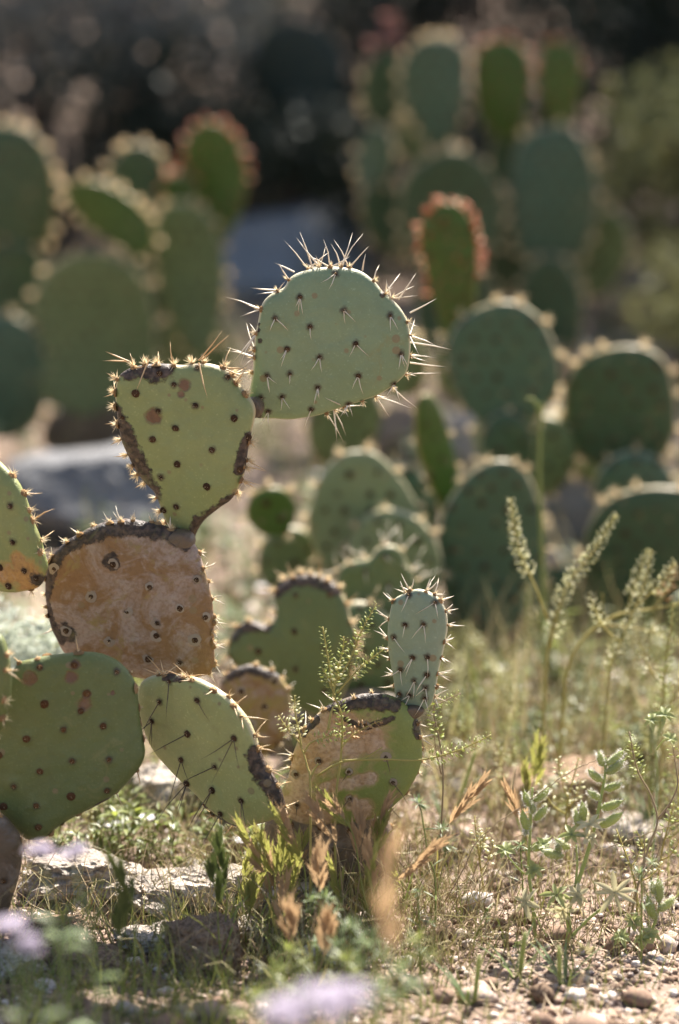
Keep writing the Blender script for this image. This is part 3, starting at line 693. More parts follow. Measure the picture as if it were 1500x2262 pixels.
def rock(center, size, rz, mat, seed, label, name='rock', group=None, sub=4, rough=.06, planes=16, sink=.3, ground=True):
    import bmesh
    rg = random.Random(seed); bm = bmesh.new(); bmesh.ops.create_icosphere(bm, subdivisions=sub, radius=1)
    pl = []
    for _ in range(planes):
        n = Vector((rg.gauss(0, 1), rg.gauss(0, 1), rg.gauss(0, 1))).normalized(); pl.append((n, rg.uniform(.62, 1.0)))
    pl.append((Vector((rg.uniform(-.15, .15), rg.uniform(-.15, .15), 1)).normalized(), .6))
    for v in bm.verts:
        d = v.co.normalized(); r = 1.15
        for n, k in pl:
            q = d.dot(n)
            if q > 1e-3: r = min(r, k / q)
        p = d * r
        p *= 1 + rough * noise.noise(p * 2.3 + Vector((seed, 0, 0))) + rough * .7 * noise.noise(p * 6 + Vector((0, seed, 0))) + rough * .45 * noise.noise(p * 15 + Vector((0, 0, seed)))
        v.co = Vector((p.x * size[0], p.y * size[1], p.z * size[2]))
    me = bpy.data.meshes.new(name); bm.to_mesh(me); bm.free(); me.materials.append(mat)
    me.polygons.foreach_set('use_smooth', [False] * len(me.polygons))
    o = bpy.data.objects.new(name, me); col.objects.link(o)
    c = Vector(center)
    if ground: c.z = gz(c.x, c.y) + size[2] * (1 - sink) * .6
    o.location = c; o.rotation_euler = (rg.uniform(-.06, .06), rg.uniform(-.06, .06), rz)
    tag(o, label, 'rock', group); return o
def rock_px(px, py, size, rz, mat, seed, label, **k):
    return rock(ground_at(px, py), size, rz, M[mat], seed, label, **k)
rock_px(190, 1985, (.050, .040, .034), .35, 'limestone', 3, 'rounded pale limestone lump lying in front of the olive pad', sub=5, rough=.24, planes=12)
rock_px(310, 2010, (.046, .034, .026), -.5, 'limestone', 31, 'pale rugged stone between the rounded lump and the pitted one', sub=5, rough=.26, planes=12)
rock_px(455, 1990, (.050, .036, .030), -.3, 'limestone', 21, 'pale pitted limestone lump beside the rugged stone', sub=5, rough=.24, planes=12)
rock_px(600, 2015, (.042, .032, .022), -.2, 'limestone', 4, 'low flat pale stone below the woody cactus base', sub=5, rough=.2, planes=12)
rock_px(350, 2090, (.036, .026, .018), .1, 'limestone', 22, 'thin pale chip of limestone below the rugged stone', sub=5, rough=.22, planes=12)
rock_px(540, 2075, (.028, .022, .015), .9, 'limestone', 32, 'little pale stone beside the brown wedge', sub=5, rough=.2, planes=12)
rock_px(455, 2150, (.040, .030, .044), .6, 'brownstone', 5, 'brown wedge shaped stone in front of the limestone', sub=5, rough=.16, planes=8)
rock_px(25, 2165, (.035, .030, .022), .3, 'limestone', 6, 'small pale stone with shaded front beside the purple flower stalks', sub=5, rough=.18)
rock_px(190, 2140, (.045, .025, .018), -.3, 'brownstone', 7, 'flat reddish brown stone below the thin limestone chip', sub=5, rough=.18)
rock_px(110, 2085, (.040, .030, .020), .5, 'brownstone', 23, 'brown stone beside the thin limestone chip', sub=5, rough=.17)
rock_px(360, 1790, (.055, .05, .045), .4, 'limestone', 8, 'bright white stone seen between the two lower pads', rough=.12)
rock_px(575, 1880, (.05, .035, .02), .1, 'brownstone', 9, 'flat tan stone in the weeds under the lime pad', rough=.12)
rock_px(1240, 1770, (.075, .05, .036), .2, 'brownstone', 10, 'dark brown stone behind the silvery pod stems', rough=.14)
rock_px(1400, 1850, (.045, .035, .016), -.3, 'limestone', 17, 'flat pale stone at the foot of the dark brown stone', rough=.14)
rock_px(650, 650, (.30, .24, .24), .3, 'bluestone_lightened', 11, 'big blue grey boulder behind the spiny round pad', sub=4)
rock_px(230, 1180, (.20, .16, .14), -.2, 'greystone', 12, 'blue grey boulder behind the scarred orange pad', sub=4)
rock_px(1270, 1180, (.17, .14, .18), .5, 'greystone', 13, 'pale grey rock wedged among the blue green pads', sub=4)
rock_px(1090, 1040, (.14, .1, .1), .1, 'limestone', 14, 'sunlit tan rock behind the narrow bright green pad')
rock_px(860, 1000, (.16, .12, .09), .7, 'brownstone', 15, 'pinkish brown rock behind the spiny round pad')
rock_px(1400, 720, (.2, .15, .10), .2, 'brownstone', 16, 'pale boulder beside the tall dark prickly pear')
for i, (x, y, s) in enumerate([(1100, 1600, .018), (1180, 1560, .022), (1320, 1560, .026), (1420, 1500, .022), (1040, 1680, .016), (1460, 1640, .018), (1140, 1500, .02), (1250, 1470, .02), (480, 1960, .017), (620, 1925, .016), (1000, 1760, .016), (420, 1930, .014), (1330, 1660, .02), (1030, 1560, .014)]):
    rock_px(x, y, (s * U(.9, 1.4), s * U(.8, 1.2), s * U(.5, .8)), U(0, 3), 'limestone' if i % 3 else 'brownstone', 40 + i,
            'small pale cobble lying on the stony ground behind the pod stems' if x > 900 else 'small tan cobble among the weeds below the lower pads', name='cobble', sub=3,
            group='cobbles on the stony ground' if x > 900 else 'cobbles below the pads')

# =================================================================== gravel
def pebbles(name, n, xr, yr, rr, mat, dens=None, hmul=.7, pw=2.2):
    phi = (1 + 5 ** .5) / 2
    base = np.array([(-1, phi, 0), (1, phi, 0), (-1, -phi, 0), (1, -phi, 0), (0, -1, phi), (0, 1, phi), (0, -1, -phi), (0, 1, -phi), (phi, 0, -1), (phi, 0, 1), (-phi, 0, -1), (-phi, 0, 1)])
    base /= np.linalg.norm(base[0])
    fc = np.array([(0, 11, 5), (0, 5, 1), (0, 1, 7), (0, 7, 10), (0, 10, 11), (1, 5, 9), (5, 11, 4), (11, 10, 2), (10, 7, 6), (7, 1, 8), (3, 9, 4), (3, 4, 2), (3, 2, 6), (3, 6, 8), (3, 8, 9), (4, 9, 5), (2, 4, 11), (6, 2, 10), (8, 6, 7), (9, 8, 1)])
    V = []; F = []; C = []; k = 0
    while k < n:
        x = nrng.uniform(*xr); y = yr[0] + (yr[1] - yr[0]) * nrng.random() ** 1.2
        if dens and nrng.random() > dens(x, y): 
            n -= 0; k += 1; continue
        r = rr[0] + (rr[1] - rr[0]) * nrng.random() ** pw
        v = base * (1 + nrng.uniform(-.32, .32, (12, 1)))
        v = v * np.array([r * nrng.uniform(.8, 1.4), r * nrng.uniform(.7, 1.1), r * hmul * nrng.uniform(.7, 1.2)])
        a, b = nrng.uniform(0, 6.28), nrng.uniform(-.5, .5)
        ca, sa, cb, sb = math.cos(a), math.sin(a), math.cos(b), math.sin(b)
        v = v @ np.array([[1, 0, 0], [0, cb, sb], [0, -sb, cb]]) @ np.array([[ca, sa, 0], [-sa, ca, 0], [0, 0, 1]])
        v += np.array([x, y, gz(x, y) + r * hmul * .45])
        V.append(v); F.append(fc + 12 * len(C)); C.append(nrng.random()); k += 1
    o = np_mesh(name, np.concatenate(V), np.concatenate(F), np.repeat(np.array(C), 12), mat)
    return o
def gravel_mat():
    m = NT('gravel')
    f = m.attr('var')
    c = m.ramp(f, [(0.0, (.07, .043, .028)), (.25, (.17, .108, .078)), (.5, (.28, .20, .155)), (.72, (.44, .355, .30)), (1.0, (.66, .60, .55))])
    c = m.mix(m.ramp(m.noise(300, 4), [(.4, .6), (.6, 0.0)]), c, (.26, .18, .12))
    m.color(c, .9, .15); m.bump(m.noise(500, 4), .5, .001); return m.mat
M['gravel'] = gravel_mat()
g1 = pebbles('gravel', 42000, (-.55, .62), (1.55, 3.0), (.0010, .0058), M['gravel'], dens=lambda x, y: .25 + 1.1 * max(0, .5 + noise.noise(Vector((x * 7, y * 7, 2.2)))), pw=3.2)
tag(g1, 'fine tan and pinkish gravel strewn over the foreground soil', 'gravel', kind='stuff')
g2 = pebbles('gravel', 3200, (-1.2, 1.4), (2.7, 6.5), (.005, .024), M['gravel'], pw=2.6)
tag(g2, 'loose pale pebbles scattered over the ground farther back', 'gravel', kind='stuff')
g3 = pebbles('gravel', 620, (-.5, .55), (1.6, 2.7), (.005, .017), M['gravel'], pw=2.6)
tag(g3, 'larger angular gravel bits lying on the foreground soil', 'gravel', kind='stuff')

# =================================================================== small plants: materials
M['green_stem'] = simple('green_stem', (.16, .20, .05), (.26, .27, .07), .6, .2, scale=80)
M['yellow_stem'] = simple('yellow_stem', (.32, .28, .07), (.42, .34, .12), .6, .2, scale=80)
M['dry_stem'] = simple('dry_stem', (.20, .13, .07), (.38, .29, .17), .6, .2, scale=80)
M['pod_green'] = simple('seed_pod', (.28, .33, .11), (.50, .50, .28), .4, .5, scale=200, tcol=(.55, .58, .2))
M['pod_tan'] = simple('seed_pod_tan', (.45, .26, .11), (.60, .44, .26), .6, .45, scale=200)
M['pod_pale'] = simple('seed_pod_pale', (.50, .50, .30), (.74, .70, .54), .4, .5, scale=200, tcol=(.72, .70, .42))
M['brome_tan'] = simple('brome_tan', (.25, .16, .085), (.38, .27, .16), .65, .45, scale=150, tcol=(.42, .28, .15))
M['brome_green'] = simple('brome_green', (.12, .15, .035), (.25, .24, .08), .65, .45, scale=150, tcol=(.36, .35, .09))
M['brome_dark'] = simple('brome_dark', (.05, .07, .02), (.09, .11, .03), .65, .3, scale=150)
M['lupine_green'] = simple('lupine_green', (.20, .235, .09), (.32, .34, .16), .5, .4, scale=150, tcol=(.48, .52, .18))
M['lupine_pale'] = simple('lupine_pale', (.40, .36, .18), (.58, .52, .32), .5, .4, scale=150)
M['fuzz'] = simple('plant_fuzz', (.70, .66, .56), (.85, .82, .75), .7, .5, scale=150)
M['weed'] = simple('weed_leaf', (.075, .10, .024), (.21, .23, .08), .38, .4, scale=80, tcol=(.30, .34, .07))
M['weed_blue'] = simple('weed_blue_green', (.08, .12, .05), (.17, .21, .10), .42, .35, scale=80, tcol=(.26, .33, .12))
M['lavender'] = simple('lavender_petal', (.25, .21, .28), (.34, .29, .36), .6, .3, scale=80)
M['straw'] = simple('straw', (.30, .25, .11), (.46, .40, .22), .45, .35, scale=80)
M['glint_white'] = simple('glint_petal', (.68, .66, .68), (.82, .80, .80), .6, .4, scale=80)

def smooth(pts, n=8):
    P = [Vector(p) for p in pts]
    if len(P) < 3: return [P[0].lerp(P[-1], i / n) for i in range(n + 1)]
    P = [P[0] * 2 - P[1]] + P + [P[-1] * 2 - P[-2]]; out = []
    for i in range(1, len(P) - 2):
        a, b, c, d = P[i - 1:i + 3]
        for k in range(n):
            t = k / n; out.append(.5 * ((2 * b) + (c - a) * t + (2 * a - 5 * b + 4 * c - d) * t * t + (3 * b - a - 3 * c + d) * t ** 3))
    out.append(P[-2]); return out
def along(pts, f):
    L = [0]
    for i in range(len(pts) - 1): L.append(L[-1] + (pts[i + 1] - pts[i]).length)
    t = L[-1] * f
    for i in range(len(pts) - 1):
        if L[i + 1] >= t:
            q = (t - L[i]) / max(1e-9, L[i + 1] - L[i]); return pts[i].lerp(pts[i + 1], q), (pts[i + 1] - pts[i]).normalized()
    return pts[-1], (pts[-1] - pts[-2]).normalized()
def length(pts): return sum((pts[i + 1] - pts[i]).length for i in range(len(pts) - 1))
def rooted(o, root):      # world-space mesh under an Empty
    o.parent = root; o.matrix_parent_inverse = Matrix.Translation(-root.location); return o

def raceme(mb, pts, f0, f1, step=.0019, ped=.0042, pr=.0021, m_st=0, m_pod=1, tip_green=True):
    L = length(pts); n = max(4, int(L * (f1 - f0) / step)); g = 2.39996
    for i in range(n):
        f = f0 + (f1 - f0) * i / n
        p, t = along(pts, f); a = t.orthogonal().normalized(); b = t.cross(a)
        th = i * g + U(-.4, .4); k = 1 - .55 * (i / n) ** 2
        d = (a * math.cos(th) + b * math.sin(th) + t * U(.35, .7)).normalized()
        e = p + d * ped * k * U(.85, 1.2)
        mb.hair(p, (e - p).normalized(), (e - p).length * 1.05, .00035, m_st, U(0, 1))
        r = pr * k * U(.85, 1.15); up = t
        s = d.cross(up); s = s.normalized() if s.length > 1e-4 else a
        c = e + d * r; nn = s.cross(d).normalized(); v0 = len(mb.v); var = U(0, 1)
        ring = [c + d * r * 1.15 * math.cos(q * math.pi / 3) + s * r * math.sin(q * math.pi / 3) for q in range(6)]
        for q in ring + [c + nn * r * .35, c - nn * r * .35]: mb.v.append(tuple(q)); mb.c.append(var)
        for q in range(6):
            mb.f.append((v0 + q, v0 + (q + 1) % 6, v0 + 6)); mb.m.append(m_pod)
            mb.f.append((v0 + (q + 1) % 6, v0 + q, v0 + 7)); mb.m.append(m_pod)

def pepper(label, stems, name='peppergrass_plant', stem='green_stem', cat='plant', group=None, pr=.0025, ped=.0048, step=.0014):
    """stems: (pixel points with depth, radius, raceme start or None, pod material)"""
    first = stems[0][0][0]
    base = drop(PX(*first)); root = empty(name, base); tag(root, label, cat, group)
    for i, (pp, r, f0, pod) in enumerate(stems):
        pts = [PX(*q) for q in pp]
        if i == 0: pts[0] = base
        pts = smooth(pts, 6)
        mb = MB(); mb.tube(pts, r * 1.25, r * .6, 5, 0, U(.2, .8))
        rooted(mb.build('stem', M[stem]), root)
        if f0 is not None:
            mb = MB(); raceme(mb, pts, f0, 1.0, step=step, pr=pr, ped=ped)
            rooted(mb.build('raceme', [M[stem], M[pod]]), root)['kind'] = 'stuff'
    return root
def zz(Zf, pts, d): return [(*q, d) for q in Zf(pts)]
D1 = 2.165
pepper('green peppergrass with dense upright seed racemes in front of the peach scarred pad', [
    (zz(Z3, [(620, 1900), (610, 1500), (640, 1200), (645, 1000), (600, 860), (575, 700), (545, 525)], D1), .0011, .62, 'pod_green'),
    (zz(Z3, [(620, 870), (690, 790), (760, 720), (865, 640)], D1 - .01), .0008, .3, 'pod_green'),
    (zz(Z3, [(600, 850), (625, 740), (650, 650), (655, 575)], D1 + .01), .0008, .1, 'pod_green'),
    (zz(Z3, [(625, 800), (690, 690), (740, 560), (825, 405)], D1), .0008, .2, 'pod_green'),
    (zz(Z3, [(600, 860), (575, 800), (555, 760), (540, 735)], D1 - .01), .0006, .3, 'pod_green'),
    (zz(Z3, [(600, 880), (610, 830), (625, 760), (635, 700)], D1 - .015), .0006, .2, 'pod_pale'),
    (zz(Z3, [(640, 1155), (700, 1090), (780, 1040), (855, 1010)], D1 - .01), .0007, .25, 'pod_tan'),
    (zz(Z3, [(520, 1295), (650, 1225), (850, 1212), (1050, 1215), (1250, 1165), (1420, 1085)], D1 - .005), .0010, .62, 'pod_green'),
    (zz(Z3, [(650, 1220), (760, 1205), (855, 1150)], D1 - .005), .0009, None, None),
    (zz(Z3, [(575, 1060), (585, 990), (600, 940)], D1 - .01), .0013, None, None)], stem='yellow_stem')
pepper('peppergrass with pale pinkish racemes beside the corky edge of the lime pad', [
    (zz(Z3, [(480, 1900), (482, 1390), (465, 1250), (430, 1140), (395, 1090)], D1 - .02), .0011, None, None),
    (zz(Z3, [(435, 1145), (425, 1080), (405, 980), (400, 880)], D1 - .02), .0008, .15, 'pod_pale'),
    (zz(Z3, [(400, 1090), (360, 1050), (315, 985)], D1 - .02), .0008, .1, 'pod_pale'),
    (zz(Z3, [(450, 1180), (480, 1130), (560, 1100), (640, 1080)], D1 - .02), .0008, .35, 'pod_green'),
    (zz(Z3, [(482, 1310), (500, 1270), (522, 1235)], D1 - .02), .0012, None, None)], stem='yellow_stem')
pepper('short peppergrass sprig at the foot of the small upright pad', [
    (zz(Z3, [(1130, 1750), (1170, 1300), (1120, 960), (1170, 915), (1260, 870)], 2.23), .0008, .72, 'pod_green'),
    (zz(Z3, [(1160, 1290), (1130, 1150), (1120, 1010)], 2.24), .0006, None, None)], stem='dry_stem')
pepper('soft focus peppergrass with two tall glittering seed spikes beside the blue green pads', [
    ([(1195, 1720, 2.50), (1205, 1500, 2.50), (1215, 1400, 2.50), (1230, 1350, 2.50)], .0018, None, None),
    ([(1215, 1400, 2.50), (1255, 1290, 2.50), (1310, 1220, 2.50), (1362, 1135, 2.50)], .0013, .2, 'pod_pale'),
    ([(1210, 1370, 2.50), (1180, 1290, 2.50), (1145, 1210, 2.50), (1128, 1100, 2.50)], .0013, .35, 'pod_pale'),
    ([(1215, 1430, 2.50), (1240, 1330, 2.49), (1260, 1290, 2.49)], .0012, .1, 'pod_pale')], stem='yellow_stem', pr=.0032, ped=.0062, step=.0013)
pepper('soft focus yellow stemmed peppergrass leaning over with several short racemes', [
    ([(1230, 1700, 2.54), (1250, 1500, 2.54), (1290, 1410, 2.54), (1360, 1360, 2.54), (1440, 1345, 2.54), (1520, 1330, 2.54)], .0018, None, None),
    ([(1385, 1352, 2.54), (1400, 1300, 2.54), (1432, 1215, 2.54)], .0011, .2, 'pod_pale'),
    ([(1440, 1345, 2.54), (1470, 1310, 2.54), (1490, 1250, 2.54)], .0011, .2, 'pod_tan'),
    ([(1310, 1395, 2.54), (1330, 1350, 2.54), (1330, 1310, 2.54)], .0009, None, None),
    ([(1330, 1380, 2.54), (1420, 1390, 2.54), (1500, 1420, 2.54)], .0011, .5, 'pod_pale')], stem='yellow_stem', pr=.0030, ped=.0058, step=.0015)
pepper('glittering peppergrass with a leaning seed spike beside the tall pair', [
    ([(1330, 1700, 2.48), (1345, 1500, 2.48), (1380, 1400, 2.48), (1420, 1300, 2.48), (1440, 1215, 2.48)], .0014, .5, 'pod_pale'),
    ([(1370, 1420, 2.48), (1330, 1380, 2.48), (1300, 1310, 2.48)], .0011, .3, 'pod_pale'),
    ([(1400, 1340, 2.48), (1460, 1290, 2.48), (1490, 1240, 2.48)], .0011, .3, 'pod_pale')], stem='yellow_stem', pr=.0030, ped=.0058, step=.0015)
pepper('yellowish peppergrass thicket of three seed spikes before the deep green pads', [
    ([(1460, 1720, 2.45), (1465, 1560, 2.45), (1475, 1440, 2.45), (1490, 1330, 2.45)], .0014, .5, 'pod_green'),
    ([(1470, 1520, 2.45), (1430, 1470, 2.45), (1410, 1400, 2.45)], .0011, .3, 'pod_pale'),
    ([(1468, 1580, 2.45), (1500, 1520, 2.45), (1530, 1440, 2.45)], .0011, .3, 'pod_pale')], stem='yellow_stem', pr=.0028, ped=.0055, step=.0016)
pepper('tall bare green stalk with a dried curl on top behind the glittering seed spikes', [
    ([(1200, 1560, 2.85), (1200, 1300, 2.85), (1192, 1080, 2.85), (1193, 960, 2.85), (1197, 890, 2.85)], .0028, None, None),
    ([(1195, 920, 2.85), (1180, 885, 2.85), (1162, 880, 2.85)], .0022, None, None)], name='flower_stalk', stem='green_stem')
pepper('thin brown stemmed peppergrass beside the silvery pods', [
    (zz(Z7, [(1200, 1900), (1240, 1600), (1320, 1300), (1370, 1150), (1330, 1000), (1260, 870), (1215, 660)], 2.17), .0011, .78, 'pod_green'),
    (zz(Z7, [(1370, 1140), (1440, 1050), (1480, 950), (1470, 850), (1455, 740)], 2.17), .0009, .8, 'pod_green'),
    (zz(Z7, [(1260, 1500), (1360, 1360), (1400, 1200)], 2.17), .0008, None, None),
    (zz(Z7, [(1290, 1420), (1300, 1300), (1295, 1210)], 2.17), .0008, None, None)], stem='dry_stem')

# ---- brome grass
def lemma_prof(f): return math.sin(math.pi * min(1, f * .9 + .1)) ** .9
def brome(tip, depth, length_=.05, kind='tan', lean=(0, 0), n=9, label='', group=None, base_dx=0.0, droop=.1, h_extra=0):
    T = PX(tip[0], tip[1], depth); base = drop((T.x + base_dx, T.y + U(-.01, .01)))
    root = empty('brome_grass', base); tag(root, label, 'grass', group)
    d = (Vector((lean[0], 0, 1)) + Vector((0, lean[1], 0))).normalized()
    neck = T - d * length_
    pts = smooth([base, base.lerp(neck, .5) + Vector((U(-.006, .006), 0, 0)), neck, T - d * length_ * .25], 6)
    mb = MB(); mb.tube(pts, .0008, .0004, 4, 0, U(.2, .8)); rooted(mb.build('culm', M['dry_stem' if kind == 'tan' else 'green_stem']), root)
    mb = MB()
    for lf in range(2):
        q, t = along(pts, U(.05, .35)); mb.leaf(q, (U(-.6, .6), U(-.6, .6), 1), (U(-1, 1), U(-1, 1), .1), U(.03, .06), .002, 0, U(0, 1), U(.2, .5))
    rooted(mb.build('blade', M['green_stem' if kind != 'tan' else 'yellow_stem']), root)
    mb = MB()
    for i in range(n):
        f = i / (n - 1); q = neck.lerp(T - d * length_ * .3, f)
        a = U(0, 6.28); sp = .16 + .22 * (1 - f)
        sd = (d + Vector((math.cos(a), math.sin(a), -.1)) * sp).normalized()
        q2 = q + sd * .004
        m0 = {'tan': 0, 'green': 1, 'dark': 2, 'mixed': 0 if rng.random() < .45 else 1}[kind]
        for j in range(7):
            s = 1 if j % 2 else -1; side = sd.cross(Vector((U(-.3, .3), 1, 0))).normalized() * s
            pos = q2 + sd * .0026 * j; ld = (sd + side * .22).normalized()
            mb.leaf(pos, ld, side.cross(sd) * s + Vector((0, .2, 0)), U(.009, .013), .0019, m0, U(0, 1), .02, .4, 3, lemma_prof)
            mb.hair(pos + ld * .0095, (ld + side * .12).normalized(), U(.007, .013), .00022, 0 if kind != 'dark' else 2, U(0, 1))
    rooted(mb.build('panicle', [M['brome_tan'], M['brome_green'], M['brome_dark']]), root)
    return root
BR = [((612, 1790), 2.10, .060, 'mixed', (-.45, 0), 'bushy golden green brome head in front of the lime pad', None),
      ((532, 1825), 2.10, .055, 'mixed', (-.5, 0), 'slim yellow green brome head beside the bushy golden one', None),
      ((572, 1850), 2.11, .045, 'mixed', (-.35, 0), 'short golden brome head between two taller heads', None),
      ((632, 1835), 2.11, .055, 'green', (.12, 0), 'green brome head close beside the bushy golden one', None),
      ((652, 1880), 2.12, .055, 'green', (.1, 0), 'lower green brome head under the bushy golden one', None),
      ((480, 1845), 2.08, .055, 'dark', (-.15, 0), 'dark green shaded brome head beside the golden heads', None),
      ((468, 1905), 2.06, .045, 'dark', (-.1, 0), 'dark green brome head with drooping spikelets, lowest of the shaded pair', None),
      ((690, 1772), 2.12, .050, 'tan', (-.5, 0), 'rusty orange brome head leaning before the peach scarred pad', None),
      ((715, 1760), 2.12, .045, 'mixed', (-.75, 0), 'pale orange brome head bent over beside the rusty one', None),
      ((790, 1790), 2.13, .055, 'tan', (-.05, 0), 'upright rusty brown brome head under the peach scarred pad', None),
      ((852, 1770), 2.15, .045, 'tan', (.3, 0), 'thin brown brome head leaning out under the peach scarred pad', None),
      ((845, 1815), 2.15, .040, 'green', (.2, 0), 'small green brome head beside the upright rusty one', None),
      ((708, 1885), 2.05, .040, 'tan', (.05, 0), 'narrow tan brome head on a short stalk', None),
      ((640, 2020), 1.98, .030, 'tan', (-.1, 0), 'stubby blurred orange brome head, low by the brown stone', None),
      ((722, 2040), 1.98, .032, 'tan', (.1, 0), 'stubby blurred tan brome head, low beside the feathery weeds', None),
      ((255, 1905), 1.95, .045, 'dark', (-.35, 0), 'dark green brome head over the pale limestone', None),
      ((275, 1985), 1.96, .040, 'dark', (.1, 0), 'dark brome head hanging just above the pale limestone', None),
      ((1072, 1722), 2.20, .060, 'tan', (.75, 0), 'reddish brown brome head leaning far over beside the lupine', None),
      ((975, 1858), 2.10, .060, 'tan', (1.1, 0), 'tan brome head lying almost flat over the gravel', None),
      ((1128, 1745), 2.24, .045, 'tan', (-.35, 0), 'curled orange brome head behind the silvery lupine pods', None),
      ((1190, 1640), 2.36, .050, 'green', (.1, 0), 'yellow green brome head behind the lupine pods', None),
      ((1155, 1705), 2.34, .045, 'green', (-.1, 0), 'pale green brome head lower beside the yellow green one', None),
      ((870, 1850), 1.55, .060, 'tan', (.15, 0), 'large blurred pinkish brome head rising over the stubby tan one', None),
      ((850, 1985), 1.50, .045, 'tan', (-.1, 0), 'lower blurred pinkish brome head beneath the large pinkish one', None)]
for tip, d, L, kd, ln, lab, grp in BR:
    brome(tip, d, L, kd, ln, n=5 if d < 1.6 else rng.randint(8, 12), label=lab, group='brome grass heads', base_dx=-ln[0] * .06 + U(-.012, .012))

for i in range(14):
    tx, ty = U(500, 900), U(1840, 1990)
    brome((tx, ty), U(2.08, 2.2), U(.03, .05), rng.choice(('mixed', 'tan', 'mixed', 'green')), (U(-.5, .4), 0), n=rng.randint(6, 9), label='slender golden brome head in the dense tuft at the foot of the cactus', group='brome tuft at the cactus foot', base_dx=U(-.015, .015))
# ---- lupine
def pod(mb, p, d, up, L=.026, w=.0034):
    d = Vector(d).normalized(); up = Vector(up); s = d.cross(up).normalized(); nn = s.cross(d); pts = []
    for i in range(8):
        f = i / 7; pts.append(p + d * L * f + nn * L * .22 * (f * f - f * .2))
    rad = [.0006, w * .75, w, w * .96, w, w * .88, w * .5, .0003]
    b = len(mb.v); mb.tube(pts, rad, 0, 7, 0, U(0, 1))
    for i in range(300):
        q, t = along(pts, U(.03, .97)); a = U(0, 6.28); e = t.orthogonal().normalized(); e2 = t.cross(e)
        dd = e * math.cos(a) + e2 * math.sin(a); mb.hair(q + dd * w * .75, (dd + t * U(-.2, .6)).normalized(), U(.0018, .0036), .0002, 1, U(0, 1))
    mb.hair(pts[-1], (d + nn * .5).normalized(), .004, .0003, 0, .3)
def palmate(mb, p, face, n=7, L=.024, w=.0058, droop=.3, mat=0):
    face = Vector(face).normalized(); a = face.orthogonal().normalized(); b = face.cross(a)
    for i in range(n):
        th = 2 * math.pi * i / n + U(-.2, .2); d = (a * math.cos(th) + b * math.sin(th) + face * U(.05, .4)).normalized()
        mb.leaf(p, d, face, L * U(.75, 1.1), w * U(.8, 1.1), mat, U(0, 1), droop * U(.3, 1.2), .7, 5)
def lupine(label, base_px, stems, pods, leaves, d):
    base = drop(PX(*Z7([base_px])[0], d)); root = empty('lupine', base); tag(root, label, 'plant', None)
    for i, (pp, r0, r1) in enumerate(stems):
        pts = smooth([PX(*q, d + dz) for q, dz in ((Z7([(x, y)])[0], dz) for x, y, dz in pp)], 7)
        if i == 0: pts[0] = base
        mb = MB(); mb.tube(pts, r0, r1, 7, 0, U(.2, .8))
        for k in range(int(length(pts) * 1500)):
            q, t = along(pts, U(0, 1)); a = U(0, 6.28); e = t.orthogonal().normalized(); dd = e * math.cos(a) + t.cross(e) * math.sin(a)
            mb.hair(q + dd * r1 * .8, (dd + t * .3).normalized(), U(.0015, .0028), .00014, 1, U(0, 1))
        rooted(mb.build('stem', [M['lupine_green'], M['fuzz']]), root)
    for x, y, dx, dy, L in pods:
        p = PX(*Z7([(x, y)])[0], d); mb = MB(); pod(mb, p, (dx, U(-.25, .1), dy), (0, 0, 1), L * K * d * .4032 * 1.12, .0038 * (L / 95) ** .5)
        rooted(mb.build('seed_pod', [M['lupine_green'], M['fuzz']]), root)
    for x, y, sx, fx, fz, L, pale in leaves:
        q = Z7([(x, y)])[0]; p = PX(*q, d - .01); mb = MB()
        palmate(mb, p, (fx, -.55, fz), rng.randint(6, 8), L * K * d * .4032, .0055, U(.1, .5))
        if sx is not None:
            s0 = PX(*Z7([sx])[0], d); mb.tube(smooth([s0, s0.lerp(p, .5) + Vector((0, 0, .004)), p], 4), .0007, .0006, 4, 0, .4)
        rooted(mb.build('leaf', [M['lupine_pale' if pale else 'lupine_green']]), root)
    return root
lupine('silvery lupine with a few upright fuzzy pods and a straight stem', (720, 2150),
       [([(700, 2050, 0), (705, 1870, 0), (690, 1650, 0), (665, 1400, 0), (675, 1180, 0), (685, 965, 0)], .0021, .0011),
        ([(640, 1440, 0), (590, 1390, 0), (540, 1330, 0)], .0010, .0007), ([(690, 1640, .0), (740, 1740, 0), (800, 1840, 0)], .0008, .0006)],
       [(680, 1075, -.55, .85, 95), (690, 1040, 1, .6, 100), (685, 1110, .1, 1, 60), (690, 1145, .9, .75, 100), (665, 1205, -.5, 1, 110), (680, 1310, 1, .5, 110), (650, 1225, -.2, 1, 30)],
       [(540, 1312, None, -.2, .8, 65, False), (650, 1595, None, -.3, .4, 95, True), (690, 1420, None, .1, .6, 60, False), (705, 1850, None, 0, .9, 55, False), (615, 1840, (700, 1880), -.2, .6, 50, False), (740, 1280, (670, 1300), .3, .8, 50, False)], 2.165)
